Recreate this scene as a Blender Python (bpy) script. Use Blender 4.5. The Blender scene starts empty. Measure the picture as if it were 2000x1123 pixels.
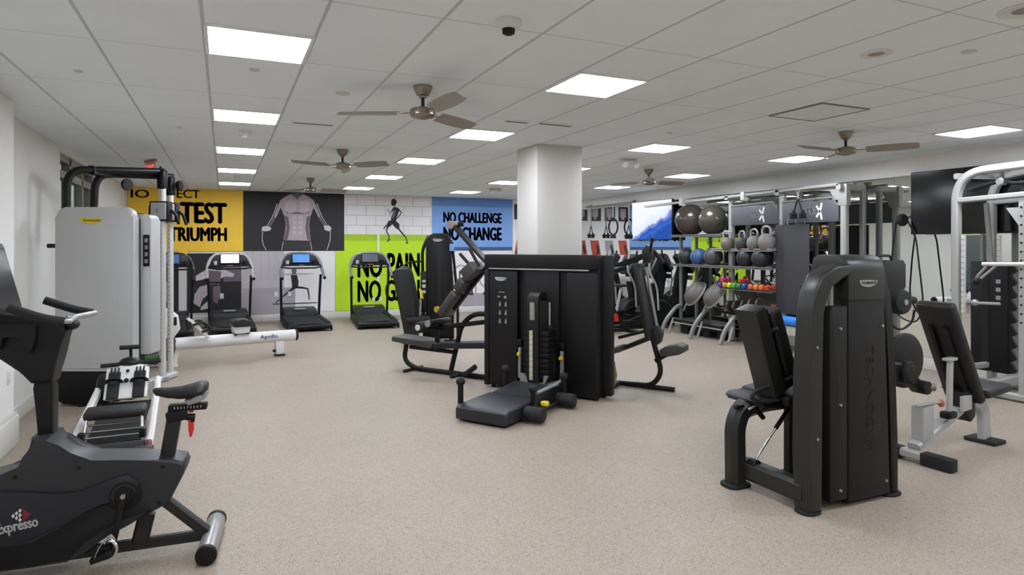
import bpy, bmesh, math, random
from math import sin, cos, pi, radians as R
from mathutils import Vector as V, Matrix
SC = bpy.context.scene
COL = SC.collection

# ------------------------------------------------------------------ camera
EYE = 1.76
cam = bpy.data.cameras.new('camera')
cam.sensor_width = 36.0
cam.lens = 1250.0 / 2000.0 * 36.0
cam.shift_y = -(561.5 - 481.0) / 2000.0
cam.clip_end = 200
cam_o = bpy.data.objects.new('camera', cam)
cam_o.location = (0, 0, EYE)
cam_o.rotation_euler = (R(90), 0, -R(24.2087))
COL.objects.link(cam_o)
SC.camera = cam_o

# ------------------------------------------------------------------ world and exposure
w = bpy.data.worlds.new('world')
w.use_nodes = True
SC.world = w
nt = w.node_tree
bgn = nt.nodes['Background']
sky = nt.nodes.new('ShaderNodeTexSky')
sky.sky_type = 'NISHITA'
sky.sun_disc = False
sky.sun_elevation = R(14)
sky.sun_rotation = R(120)
nt.links.new(sky.outputs[0], bgn.inputs[0])
bgn.inputs[1].default_value = 0.12
SC.view_settings.view_transform = 'Standard'
SC.view_settings.look = 'None'
SC.view_settings.gamma = 1
SC.view_settings.use_curve_mapping = False
SC.view_settings.exposure = 0.0
PANEL = 34.0      # glow of the ceiling light panels
CEIL = 3.05

# ------------------------------------------------------------------ helpers
def lin(h):
    # a colour is a hex string or three numbers from 0 to 255
    if isinstance(h, str):
        h = [int(h[i:i + 2], 16) for i in (0, 2, 4)]
    o = []
    for c in h:
        c = c / 255
        o.append(c / 12.92 if c <= .04045 else ((c + .055) / 1.055) ** 2.4)
    return (*o, 1)

def mat(name, col, rough=.5, metal=0., emit=0., vary=.06, bump=0., scale=60, spec=.5, alpha=None, trans=0.):
    m = bpy.data.materials.new(name)
    m.use_nodes = True
    n = m.node_tree.nodes
    l = m.node_tree.links
    b = n['Principled BSDF']
    c = lin(col)
    b.inputs['Base Color'].default_value = c
    b.inputs['Roughness'].default_value = rough
    b.inputs['Metallic'].default_value = metal
    b.inputs['Specular IOR Level'].default_value = spec
    if trans:
        b.inputs['Transmission Weight'].default_value = trans
    if emit:
        b.inputs['Emission Color'].default_value = c
        b.inputs['Emission Strength'].default_value = emit
    if vary or bump:
        tc = n.new('ShaderNodeTexCoord')
        no = n.new('ShaderNodeTexNoise')
        no.inputs['Scale'].default_value = scale
        no.inputs['Detail'].default_value = 4
        l.new(tc.outputs['Object'], no.inputs['Vector'])
        if vary:
            mr = n.new('ShaderNodeMapRange')
            mr.inputs['To Min'].default_value = 1 - vary
            mr.inputs['To Max'].default_value = 1 + vary
            l.new(no.outputs['Fac'], mr.inputs['Value'])
            mx = n.new('ShaderNodeMix')
            mx.data_type = 'RGBA'
            mx.blend_type = 'MULTIPLY'
            mx.inputs['Factor'].default_value = 1
            mx.inputs['A'].default_value = c
            l.new(mr.outputs[0], mx.inputs['B'])
            l.new(mx.outputs['Result'], b.inputs['Base Color'])
        if bump:
            bp = n.new('ShaderNodeBump')
            bp.inputs['Strength'].default_value = bump
            bp.inputs['Distance'].default_value = .002
            l.new(no.outputs['Fac'], bp.inputs['Height'])
            l.new(bp.outputs[0], b.inputs['Normal'])
    return m

def fillet(pts, r, n=6):
    pts = [V(p) for p in pts]
    out = [pts[0]]
    for a, b, c in zip(pts, pts[1:], pts[2:]):
        d1 = (a - b); d2 = (c - b)
        k = min(r, d1.length * .49, d2.length * .49)
        p = b + d1.normalized() * k
        q = b + d2.normalized() * k
        for i in range(n + 1):
            t = i / n
            out.append(p * (1 - t) ** 2 + b * 2 * t * (1 - t) + q * t * t)
    out.append(pts[-1])
    return out

class MB:
    def __init__(s):
        s.bm = bmesh.new()
    def _add(s, verts, M):
        for v in verts:
            v.co = M @ v.co
    def box(s, c, d, rot=None, bev=0., seg=2):
        r = bmesh.ops.create_cube(s.bm, size=1)
        vs = r['verts']
        for v in vs:
            v.co = V((v.co.x * d[0], v.co.y * d[1], v.co.z * d[2]))
        if bev:
            es = list({e for v in vs for e in v.link_edges})
            rr = bmesh.ops.bevel(s.bm, geom=es, offset=min(bev, min(d) * .49), segments=seg, profile=.5, affect='EDGES')
            vs = list({v for f in rr['faces'] for v in f.verts} | {v for v in vs if v.is_valid})
        M = Matrix.Translation(V(c))
        if rot is not None:
            M = M @ (rot if isinstance(rot, Matrix) else Matrix.Rotation(rot[0], 4, rot[1]))
        s._add(vs, M)
        return s
    def span(s, a, b, bev=0., seg=2):
        return s.box([(a[i] + b[i]) / 2 for i in range(3)], [abs(b[i] - a[i]) for i in range(3)], None, bev, seg)
    def sweep(s, path, prof, up=None, caps=True, closed=False):
        path = [V(p) for p in path]
        n = len(path)
        rings = []
        side0 = None
        for i, p in enumerate(path):
            if closed:
                t = path[(i + 1) % n] - path[i - 1]
            else:
                t = path[min(i + 1, n - 1)] - path[max(i - 1, 0)]
            t.normalize()
            if up is not None:
                sd = t.cross(V(up))
                sd = sd.normalized() if sd.length > 1e-5 else (side0 or V((1, 0, 0)))
            else:
                if side0 is None:
                    ref = V((0, 0, 1)) if abs(t.z) < .9 else V((1, 0, 0))
                    sd = t.cross(ref).normalized()
                else:
                    sd = (side0 - t * side0.dot(t)).normalized()
            side0 = sd
            nn = sd.cross(t).normalized()
            k = 1.
            if 0 < i < n - 1 and not closed:
                a = (path[i] - path[i - 1]).normalized(); b = (path[i + 1] - path[i]).normalized()
                k = 1 / max(.6, cos(a.angle(b, 0) / 2))
            rings.append([s.bm.verts.new(p + sd * x * k + nn * y) for x, y in prof])
        m = len(prof)
        rr = list(zip(rings, rings[1:]))
        if closed:
            rr.append((rings[-1], rings[0]))
        for A, B in rr:
            for j in range(m):
                s.bm.faces.new((A[j], A[(j + 1) % m], B[(j + 1) % m], B[j]))
        if caps and not closed:
            s.bm.faces.new(rings[0][::-1])
            s.bm.faces.new(rings[-1])
        return s
    def tube(s, path, r, n=12, closed=False, fil=0.):
        if fil:
            path = fillet(path, fil)
        return s.sweep(path, [(r * cos(2 * pi * i / n), r * sin(2 * pi * i / n)) for i in range(n)], closed=closed)
    def bar(s, path, wd, ht, up=(0, 1, 0), fil=0., c=.2):
        """flat-sided tube; wd across, ht along 'up'"""
        if fil:
            path = fillet(path, fil)
        k = min(wd, ht) * c
        a, b = wd / 2, ht / 2
        pr = [(a, b - k), (a - k, b), (-a + k, b), (-a, b - k), (-a, -b + k), (-a + k, -b), (a - k, -b), (a, -b + k)]
        return s.sweep(path, pr, up=up)
    def cyl(s, a, b, r, r2=None, n=20, bev=0.):
        a = V(a); b = V(b)
        r2 = r if r2 is None else r2
        d = (b - a)
        q = d.to_track_quat('Z', 'Y').to_matrix().to_4x4()
        L = d.length
        pr = [(r, 0), (r2, L)]
        if bev:
            pr = [(r - bev, 0), (r - bev * .3, bev * .3), (r, bev), (r2, L - bev), (r2 - bev * .3, L - bev * .3), (r2 - bev, L)]
        return s.lathe(pr, Matrix.Translation(a) @ q, n)
    def lathe(s, prof, M=None, n=24, caps=True):
        M = M or Matrix.Identity(4)
        rings = []
        for r, z in prof:
            rings.append([s.bm.verts.new(M @ V((r * cos(2 * pi * i / n), r * sin(2 * pi * i / n), z))) for i in range(n)])
        for A, B in zip(rings, rings[1:]):
            for j in range(n):
                s.bm.faces.new((A[j], A[(j + 1) % n], B[(j + 1) % n], B[j]))
        if caps:
            s.bm.faces.new(rings[0][::-1])
            s.bm.faces.new(rings[-1])
        return s
    def ball(s, c, r, sc=(1, 1, 1), seg=24, rot=None):
        rr = bmesh.ops.create_uvsphere(s.bm, u_segments=seg, v_segments=seg // 2 + 2, radius=r)
        M = Matrix.Translation(V(c)) @ (rot or Matrix.Identity(4)) @ Matrix.Diagonal((*sc, 1))
        s._add(rr['verts'], M)
        return s
    def prism(s, pts, a, b, plane='xz', bev=0., seg=2):
        """outline pts in a plane, from a to b along the third axis"""
        def P(p, t):
            return {'xz': (p[0], t, p[1]), 'xy': (p[0], p[1], t), 'yz': (t, p[0], p[1])}[plane]
        A = [s.bm.verts.new(P(p, a)) for p in pts]
        B = [s.bm.verts.new(P(p, b)) for p in pts]
        n = len(pts)
        fs = [s.bm.faces.new(A), s.bm.faces.new(B[::-1])]
        es = [e for f in fs for e in f.edges]
        for i in range(n):
            s.bm.faces.new((A[i], B[i], B[(i + 1) % n], A[(i + 1) % n]))
        if bev:
            bmesh.ops.bevel(s.bm, geom=list(set(es)), offset=bev, segments=seg, profile=.5, affect='EDGES')
        return s
    def poly(s, pts):
        s.bm.faces.new([s.bm.verts.new(p) for p in pts])
        return s
    def build(s, name, m, parent=None, smooth=True, loc=None, rz=0.):
        bmesh.ops.recalc_face_normals(s.bm, faces=s.bm.faces[:])
        me = bpy.data.meshes.new(name)
        s.bm.to_mesh(me)
        s.bm.free()
        if smooth:
            for p in me.polygons:
                p.use_smooth = True
            me.set_sharp_from_angle(angle=R(38))
        me.materials.append(m)
        o = bpy.data.objects.new(name, me)
        COL.objects.link(o)
        if parent:
            o.parent = parent
        if loc:
            o.location = loc
        o.rotation_euler[2] = rz
        return o

def tag(o, label, cat, group=None, kind=None):
    o['label'] = label
    o['category'] = cat
    if group:
        o['group'] = group
    if kind:
        o['kind'] = kind
    return o

def thing(name, label, cat, loc=(0, 0, 0), rz=0., group=None):
    o = bpy.data.objects.new(name, None)
    o.empty_display_size = .1
    COL.objects.link(o)
    o.location = loc
    o.rotation_euler = (0, 0, R(rz))
    return tag(o, label, cat, group)

def kids(o):
    return [c for c in bpy.data.objects if c.parent == o]

def dup(o, label, loc=None, rz=None, parent=None):
    c = o.copy()
    COL.objects.link(c)
    if parent:
        c.parent = parent
    if label:
        c['label'] = label
    if loc is not None:
        c.location = loc
    if rz is not None:
        c.rotation_euler = (0, 0, R(rz))
    for k in kids(o):
        dup(k, None, parent=c)
    return c

def letters(text, m, parent, x0, x1, z0, z1, bold=.012, name='lettering', depth=.002, M=None):
    """raised lettering filling a rectangle of the local xz plane, read from -y"""
    cu = bpy.data.curves.new('t', 'FONT')
    cu.body = text
    cu.size = 1
    cu.resolution_u = 3
    cu.extrude = .01
    t = bpy.data.objects.new('t', cu)
    COL.objects.link(t)
    dg = bpy.context.evaluated_depsgraph_get()
    me = bpy.data.meshes.new_from_object(t.evaluated_get(dg))
    bpy.data.objects.remove(t)
    xs = [v.co.x for v in me.vertices]; ys = [v.co.y for v in me.vertices]
    ax, bx, ay, by = min(xs), max(xs), min(ys), max(ys)
    # heavier strokes: the outline repeated with small shifts
    if bold:
        tb_ = bmesh.new()
        for dx, dy in ((0, 0), (-1, 0), (1, 0), (0, .45), (0, -.45), (-.5, .3), (.5, -.3)):
            n0 = len(tb_.verts)
            tb_.from_mesh(me)
            tb_.verts.ensure_lookup_table()
            for v in tb_.verts[n0:]:
                v.co.x += dx * bold; v.co.y += dy * bold
        tb_.to_mesh(me)
        tb_.free()
        ax -= bold; bx += bold; ay -= bold * .45; by += bold * .45
    for v in me.vertices:
        x = x0 + (v.co.x - ax) / (bx - ax) * (x1 - x0)
        z = z0 + (v.co.y - ay) / (by - ay) * (z1 - z0)
        p = V((x, -depth * .5 - (v.co.z / .01) * depth * .5, z))
        v.co = (M @ p) if M else p
    me.name = name
    me.materials.clear()
    me.materials.append(m)
    o = bpy.data.objects.new(name, me)
    COL.objects.link(o)
    o.parent = parent
    return o

def RX(a): return Matrix.Rotation(R(a), 4, 'X')
def RY(a): return Matrix.Rotation(R(a), 4, 'Y')
def RZ(a): return Matrix.Rotation(R(a), 4, 'Z')
def T3(*a): return Matrix.Translation(V(a))

# ------------------------------------------------------------------ materials
BLK = mat('black_coated_steel', (17, 16, 16), .45, 0, vary=.1, spec=.3)
BLK2 = mat('black_plastic', (13, 13, 13), .5, vary=.1, spec=.3)
CHAR = mat('charcoal_cover', (22, 20, 18), .5, vary=.08, spec=.3)
CHARL = mat('charcoal_frame', (34, 33, 30), .4, vary=.08, spec=.4)
PAD = mat('black_upholstery', (22, 21, 21), .55, vary=.12, bump=.25, scale=140)
PADG = mat('grey_upholstery', '3c3a38', .5, vary=.1, bump=.2, scale=140)
DGREY = mat('dark_grey_plastic', (33, 34, 38), .45, vary=.08)
NAVY = mat('dark_navy_plastic', '191b25', .4, vary=.06)
RUB = mat('black_rubber', '141414', .75, vary=.15, bump=.3)
SILV = mat('brushed_silver', (188, 188, 187), .4, .15, vary=.05)
ALU = mat('grey_painted_steel', (166, 165, 162), .4, .15, vary=.04)
CHROME = mat('chrome', 'd8d8d6', .18, 1., vary=0)
STEEL = mat('satin_steel', (158, 157, 154), .35, .45, vary=.05)
BRONZE = mat('brushed_nickel', '8f877d', .3, .85, vary=.05)
BLADE = mat('fan_blade_brown', (146, 139, 130), .5, .1, vary=.15)
WHT = mat('white_plastic', (218, 216, 212), .4, vary=.02)
OFFW = mat('white_metal', (208, 206, 202), .45, vary=.02)
YEL = mat('yellow_plastic', 'e3c81e', .4, vary=.05)
RED = mat('red_plastic', 'd3281d', .4, vary=.05)
GREEN = mat('green_display', '4d7a45', .3, vary=.05)
PRINT = mat('white_print', (196, 194, 190), .5, vary=.02)
GPRINT = mat('grey_print', '8a8884', .5, vary=.02)
RGY = mat('rack_grey', (128, 127, 123), .4, .2, vary=.05)
DKH = mat('header_grey', '55555a', .5, vary=.05)
GLASSK = mat('screen_black', '0c0c10', .12, vary=0)
COLM = mat('polished_column', 'd3d2ce', .3, .35, vary=.02)
TGREY = mat('treadmill_grey', '77767a', .35, .1, vary=.05)
# ================================================================== the room
XL, XR, YF, YB = -1.92, 9.2, 16.12, -3.2

def struct(o, label, cat):
    return tag(o, label, cat, kind='structure')

def node_mat(name, rough):
    m = bpy.data.materials.new(name)
    m.use_nodes = True
    n = m.node_tree.nodes
    b = n['Principled BSDF']
    b.inputs['Roughness'].default_value = rough
    return m, n, m.node_tree.links, b

# floor: speckled rubber
m, n, l, b = node_mat('speckled_rubber_floor', .55)
tc = n.new('ShaderNodeTexCoord')
vo = n.new('ShaderNodeTexVoronoi'); vo.inputs['Scale'].default_value = 190
l.new(tc.outputs['Object'], vo.inputs['Vector'])
cr = n.new('ShaderNodeValToRGB')
l.new(vo.outputs['Color'], cr.inputs['Fac'])
e = cr.color_ramp
e.elements[0].color = lin((101, 88, 77)); e.elements[0].position = 0
e.elements[1].color = lin((180, 169, 155)); e.elements[1].position = 1
for p, c in ((.22, (130, 118, 104)), (.3, (150, 137, 123)), (.75, (161, 147, 132))):
    k = e.elements.new(p); k.color = lin(c)
n2 = n.new('ShaderNodeTexNoise'); n2.inputs['Scale'].default_value = 1.1; n2.inputs['Detail'].default_value = 6
l.new(tc.outputs['Object'], n2.inputs['Vector'])
mr = n.new('ShaderNodeMapRange'); mr.inputs['To Min'].default_value = .9; mr.inputs['To Max'].default_value = 1.1
l.new(n2.outputs['Fac'], mr.inputs['Value'])
mx = n.new('ShaderNodeMix'); mx.data_type = 'RGBA'; mx.blend_type = 'MULTIPLY'; mx.inputs['Factor'].default_value = 1
l.new(cr.outputs[0], mx.inputs['A']); l.new(mr.outputs[0], mx.inputs['B']); l.new(mx.outputs['Result'], b.inputs['Base Color'])
bp = n.new('ShaderNodeBump'); bp.inputs['Strength'].default_value = .15; bp.inputs['Distance'].default_value = .002
l.new(vo.outputs['Distance'], bp.inputs['Height']); l.new(bp.outputs[0], b.inputs['Normal'])
FLOOR = m
struct(MB().span((XL - .2, YB, -.1), (XR + .2, YF + .2, 0)).build('floor', FLOOR), 'beige speckled rubber gym floor running through the whole room', 'floor')

# ceiling: lay-in tiles, grid lines in the material
m, n, l, b = node_mat('acoustic_tile_ceiling', .8)
tc = n.new('ShaderNodeTexCoord')
sx = n.new('ShaderNodeSeparateXYZ'); l.new(tc.outputs['Object'], sx.inputs[0])
def math_node(op, a, c=None):
    q = n.new('ShaderNodeMath'); q.operation = op
    for i, v_ in enumerate((a, c)):
        if v_ is None: continue
        if isinstance(v_, (int, float)): q.inputs[i].default_value = v_
        else: l.new(v_, q.inputs[i])
    return q.outputs[0]
def gridline(sock, off, pitch, half):
    f = math_node('PINGPONG', math_node('SUBTRACT', sock, off), pitch / 2)
    q = n.new('ShaderNodeMapRange'); q.inputs['From Min'].default_value = half * .5; q.inputs['From Max'].default_value = half
    q.inputs['To Min'].default_value = 1; q.inputs['To Max'].default_value = 0
    l.new(f, q.inputs['Value']); return q.outputs[0]
gx = gridline(sx.outputs['X'], -.1125, .625, .012)
gy = gridline(sx.outputs['Y'], 4.70, 1.235, .009)
g = math_node('MAXIMUM', gx, math_node('MULTIPLY', gy, .6))
no = n.new('ShaderNodeTexNoise'); no.inputs['Scale'].default_value = 2.2; no.inputs['Detail'].default_value = 8
l.new(tc.outputs['Object'], no.inputs['Vector'])
mx = n.new('ShaderNodeMix'); mx.data_type = 'RGBA'
mx.inputs['A'].default_value = lin('e9eff2'); mx.inputs['B'].default_value = lin('bcc1c3')
l.new(g, mx.inputs['Factor'])
mr = n.new('ShaderNodeMapRange'); mr.inputs['To Min'].default_value = .96; mr.inputs['To Max'].default_value = 1.04
l.new(no.outputs['Fac'], mr.inputs['Value'])
m2 = n.new('ShaderNodeMix'); m2.data_type = 'RGBA'; m2.blend_type = 'MULTIPLY'; m2.inputs['Factor'].default_value = 1
l.new(mx.outputs['Result'], m2.inputs['A']); l.new(mr.outputs[0], m2.inputs['B']); l.new(m2.outputs['Result'], b.inputs['Base Color'])
bp = n.new('ShaderNodeBump'); bp.inputs['Strength'].default_value = .5; bp.inputs['Distance'].default_value = -.006
l.new(g, bp.inputs['Height']); l.new(bp.outputs[0], b.inputs['Normal'])
struct(MB().span((XL - .2, YB, CEIL), (XR + .2, YF + .2, CEIL + .1)).build('ceiling', m), 'grey-white suspended ceiling of square lay-in tiles', 'ceiling')

WALL = mat('painted_wall', 'e6e3de', .7, vary=.02, bump=.05, scale=30)
TRIM = mat('white_trim', 'd5d3cc', .45, vary=.02)
struct(MB().span((XL - .2, YF, 0), (XR + .2, YF + .2, CEIL)).build('wall_rear', WALL), 'white rear wall behind the mural panels', 'wall')
struct(MB().span((XL - .2, YB - .2, 0), (XR + .2, YB, CEIL)).build('wall_front', WALL), 'plain white wall behind the camera', 'wall')
struct(MB().span((XR, YB, 0), (XR + .2, YF, CEIL)).build('wall_right', WALL), 'white right wall carrying the long mirror', 'wall')
# left wall: pilaster near, plain wall, shopfront glazing, plain wall
WY0, WY1, WZ1 = 9.86, 12.35, 2.98
lw = MB()
lw.span((XL - .2, YB, 0), (XL, WY0, CEIL)).span((XL - .2, WY1, 0), (XL, YF, CEIL)).span((XL - .2, WY0, WZ1), (XL, WY1, CEIL))
struct(lw.build('wall_left', WALL), 'white left wall with glazing beyond the tall silver cable machine', 'wall')
struct(MB().span((XL, YB, 0), (-1.71, 7.02, CEIL)).build('wall_pilaster', WALL), 'white pilaster on the left wall beside the exercise bike', 'wall')
struct(MB().span((-1.71, YB, 0), (-1.675, 7.05, .26), .012).span((-1.7, YB, .26), (-1.69, 7.04, .29)).span((XL, 7.02, 0), (-1.675, 7.055, .26), .01).build('baseboard_left', TRIM), 'tall white baseboard along the left pilaster', 'baseboard')
struct(MB().span((XL, 7.06, 0), (XL + .025, WY0, .15), .006).build('trim_1', TRIM), 'white baseboard of the recessed left wall', 'baseboard')
struct(MB().span((XL + .02, YF - .03, 0), (XR, YF, .16), .006).build('baseboard_rear', TRIM), 'white baseboard under the wall murals', 'baseboard')
struct(MB().span((XR - .13, YB, 2.79), (XR, YF, CEIL)).build('trim_2', WALL), 'white boxed bulkhead above the mirror', 'bulkhead')
# column
struct(MB().span((3.59, 7.21, 0), (4.24, 7.82, CEIL), .006).build('column', mat('column_paint', 'ccc8c1', .7, vary=.02, bump=.05, scale=30)), 'square white column rising behind the wide black machine', 'column')

# shopfront window
DARKF = mat('window_frame_grey', '8d8b86', .4, .3, vary=.03)
GLASS = bpy.data.materials.new('window_glass'); GLASS.use_nodes = True
gn = GLASS.node_tree.nodes; gl = GLASS.node_tree.links
gp = gn['Principled BSDF']; gp.inputs['Base Color'].default_value = lin('e6efee'); gp.inputs['Roughness'].default_value = .02
gp.inputs['Transmission Weight'].default_value = 1; gp.inputs['IOR'].default_value = 1.1
win = thing('window_1', 'tall grey framed shopfront glazing in the left wall', 'window', (XL - .1, 0, 0)); win['kind'] = 'structure'
fr = MB()
ys = [WY0, 10.7, 11.52, WY1]
for y in ys:
    yy = min(max(y, WY0 + .04), WY1 - .04)
    fr.span((-.05, yy - .04, 0), (.06, yy + .04, WZ1))
for z in (.06, 2.72, WZ1 - .04):
    fr.span((-.05, WY0, z - .05), (.06, WY1, z + .05))
fr.build('frame', DARKF, win, smooth=False)
for i in range(3):
    MB().span((-.01, ys[i] + .04, .11), (0, ys[i + 1] - .04, 2.67)).build('pane', GLASS, win, smooth=False)
    MB().span((-.01, ys[i] + .04, 2.77), (0, ys[i + 1] - .04, WZ1 - .09)).build('pane', GLASS, win, smooth=False)
# outdoors beyond the glazing
struct(MB().span((-14, 2, -.12), (XL - .2, 26, -.05)).build('pavement', mat('pavement', '8f8d88', .8, vary=.1)), 'pale pavement outside the shopfront glazing', 'pavement')
LEAF = mat('leaf_green', '5f7a34', .6, vary=.4, scale=6)
random.seed(4)
def shrub(x, y, h, label):
    q = MB()
    for i in range(240):
        a, t = random.uniform(0, 2 * pi), random.uniform(.1, 1)
        rr = h * .36 * math.sqrt(random.random()) * (1.1 - .5 * t)
        p = V((rr * cos(a), rr * sin(a), h * t))
        d = V((random.gauss(0, 1), random.gauss(0, 1), random.gauss(.3, .6))).normalized() * h * .1
        s_ = d.cross(V((0, 0, 1))).normalized() * h * .03
        q.poly([p, p + d * .5 + s_, p + d, p + d * .5 - s_])
    o = thing('shrub', label, 'shrub', (x, y, -.05))
    q.build('foliage', LEAF, o, smooth=False)
    MB().tube([(0, 0, 0), (.02, 0, h * .5), (0, .02, h * .9)], .02).build('stem', mat('bark', '5a4a3a', .8), o)
    return o
shrub(-4.4, 12.2, 2.0, 'tall green shrub outside the middle of the glazing')
shrub(-5.2, 14.3, 1.6, 'shorter green shrub outside the far end of the glazing')
struct(MB().span((-9.2, 4, -.05), (-9, 26, 2.2)).build('wall_outside', mat('pale_render', 'b9bcc0', .8)), 'pale wall across the pavement outside', 'wall')

# mirror along the right wall
MIR = bpy.data.materials.new('mirror_silver'); MIR.use_nodes = True
q = MIR.node_tree.nodes['Principled BSDF']
q.inputs['Base Color'].default_value = (.78, .80, .77, 1); q.inputs['Metallic'].default_value = 1; q.inputs['Roughness'].default_value = .012
mi = thing('wall_mirror', 'long frameless mirror covering the right wall below the bulkhead', 'mirror', (XR, 0, 0))
for i in range(8):
    a = .6 + i * 1.94
    MB().span((-.012, a + .002, .17), (0, a + 1.938, 2.79)).build('mirror_panel', MIR, mi, smooth=False)
struct(MB().span((XR - .03, YB, 0), (XR, YF - .03, .165), .006).build('baseboard_right', TRIM), 'white baseboard below the mirror', 'baseboard')

# ------------------------------------------------------------------ ceiling fittings
GLOW = mat('lit_panel', 'edf4ff', .5, emit=PANEL, vary=0)
RIM = mat('panel_rim', 'e8e8e6', .4, vary=0)
cols = (.2, 2.7, 5.2, 7.7)
cname = ('leftmost row', 'row beside nearest fan', 'row right of column', 'row nearest mirror')
rname = ('unseen fill added behind the camera', 'unseen fill added above the camera view', 'nearest to the camera', 'second from the camera', 'third from the camera', 'fourth from the camera', 'last before the murals')
proto = None
for ci, x in enumerate(cols):
    for k in range(-2, 5):  # first two rows lie out of view, added as fill light
        y = 4.40 + 2.47 * k
        if (ci == 2 and k == 0):
            continue
        lab = 'square lit ceiling panel, %s, %s' % (cname[ci], rname[k + 2])
        if proto is None:
            proto = thing('ceiling_light', lab, 'ceiling light', (x, y, CEIL), 0, 'square lit ceiling panels')
            f_ = MB()
            for s_ in (-1, 1):
                f_.box((s_ * .3, 0, -.006), (.022, .62, .016)).box((0, s_ * .3, -.006), (.62, .022, .016))
            f_.build('frame', RIM, proto, smooth=False)
            MB().box((0, 0, -.004), (.58, .58, .006)).build('diffuser', GLOW, proto, smooth=False)
        else:
            dup(proto, lab, (x, y, CEIL))
o = thing('ceiling_panel', 'unlit square ceiling panel before the right-hand fan', 'ceiling panel', (5.2, 4.40, CEIL))
MB().box((0, 0, -.004), (.6, .6, .008)).build('panel', mat('grey_tile', (224, 229, 231), .75), o, smooth=False)
f_ = MB()
for s_ in (-1, 1):
    f_.box((s_ * .305, 0, -.006), (.014, .62, .014)).box((0, s_ * .305, -.006), (.62, .014, .014))
f_.build('frame', GPRINT, o, smooth=False)

def fan(x, y, angs, label, first=None):
    o = thing('ceiling_fan', label, 'ceiling fan', (x, y, CEIL), 0, 'three-bladed ceiling fans')
    MB().lathe([(.075, 0), (.078, -.012), (.066, -.04), (.05, -.075), (.034, -.082), (.03, -.095)], n=28).build('canopy', BRONZE, o)
    MB().cyl((0, 0, -.09), (0, 0, -.2), .014).build('rod', BLK2, o)
    q = MB().lathe([(.03, -.165), (.045, -.175), (.095, -.185), (.105, -.2), (.105, -.235), (.09, -.252), (.05, -.262), (.02, -.268)], n=32)
    q.build('motor', BRONZE, o)
    for a in angs:
        M = RZ(a)
        b_ = MB()
        for t in (0,):
            n_ = 10
            top = []
            pts = []
            for i in range(n_ + 1):
                t = i / n_
                x_ = .2 + .5 * t
                w_ = .055 + .012 * sin(pi * t) if t < .96 else .05
                pts.append((x_, w_))
            out = pts + [(p[0], -p[1]) for p in pts[::-1]]
            b_.prism(out, -.003, .003, 'xy')
        bmesh.ops.transform(b_.bm, matrix=M @ T3(0, 0, -.215) @ RX(-24), verts=b_.bm.verts[:])
        bl = b_.build('blade', BLADE, o)
        i_ = MB().box((.15, 0, -.215), (.12, .03, .008), bev=.002)
        bmesh.ops.transform(i_.bm, matrix=M, verts=i_.bm.verts[:])
        i_.build('bracket', BRONZE, bl)
    return o
fan(1.46, 5.0, (-84, 34, 153), 'nearest bronze ceiling fan, hanging between the two front light panels')
fan(1.44, 8.72, (-45, 75, 195), 'bronze ceiling fan hanging above the bench station, second in its row')
fan(1.49, 12.62, (10, 130, 250), 'small far bronze ceiling fan before the torso photo mural')
fan(6.38, 5.03, (-58, 60, 180), 'bronze ceiling fan over the adjustable bench near the mirror')
fan(6.5, 8.86, (-2, 118, 238), 'bronze ceiling fan above the storage rack of balls')

def detector(x, y, label, r=.075, dark=True):
    o = thing('smoke_detector', label, 'smoke detector', (x, y, CEIL))
    MB().lathe([(r, 0), (r, -.022), (r * .85, -.04), (r * .6, -.05), (r * .3, -.052)], n=28).build('base', WHT, o)
    MB().lathe([(r * .5, -.05), (r * .48, -.075), (r * .25, -.085)], n=20).build('sensor', BLK2 if dark else WHT, o)
    return o
detector(1.48, 3.34, 'white ceiling detector with dark sensor between front light panels')
detector(.21, 7.75, 'white ceiling sensor right behind the second light of the leftmost row', .06, False)
detector(.21, 12.7, 'small white ceiling sensor between the last lights of the leftmost row', .05, False)
def speaker(x, y, label, r=.1):
    o = thing('ceiling_speaker', label, 'ceiling speaker', (x, y, CEIL))
    MB().lathe([(r, 0), (r, -.008), (r * .9, -.012), (r * .86, -.008)], n=32).build('rim', WHT, o)
    MB().lathe([(r * .86, -.004), (r * .4, -.009), (.001, -.01)], n=32).build('grille', GPRINT, o)
    return o
speaker(3.97, 2.9, 'round white ceiling speaker above the right side of the room')
speaker(3.98, 2.03, 'larger round grey speaker in the ceiling corner by the camera', .13)
def disc(name, x, y, r, label, m=None, h=.012):
    return tag(MB().lathe([(r, 0), (r, -h * .6), (r * .8, -h), (.001, -h)], n=24).build(name, m or OFFW, loc=(x, y, CEIL)), label, 'sprinkler cover')
disc('sprinkler_cover', .2, 5.03, .035, 'small round sprinkler cover just behind the largest light panel')
disc('sprinkler_cover', .91, 5.5, .06, 'round white sprinkler cover left of the nearest fan')
disc('sprinkler_cover', 4.49, 2.62, .045, 'small round cover right of the white ceiling speaker')
disc('sprinkler_cover', -.44, 7.8, .03, 'tiny sprinkler cover above the silver cable machine')
disc('sprinkler_cover', 4.6, 5.9, .04, 'tiny cover between unlit panel and column')
disc('sprinkler_cover', -.98, 5.6, .03, 'tiny sprinkler cover over the exercise bike')
def slot(x, y, a, L_, label):
    o = thing('air_slot', label, 'ceiling vent', (x, y, CEIL), a)
    MB().box((0, 0, -.003), (L_, .05, .008)).build('frame', OFFW, o, smooth=False)
    MB().box((0, 0, -.006), (L_ - .03, .028, .006)).build('slot', BLK2, o, smooth=False)
slot(2.76, 6.02, 0, .26, 'short dark ceiling air slot left of the column')
slot(3.2, 6.0, 0, .4, 'long thin ceiling air slot beside the column')
slot(.85, 7.0, 0, .42, 'dark ceiling air slot right of the second left light')
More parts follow.
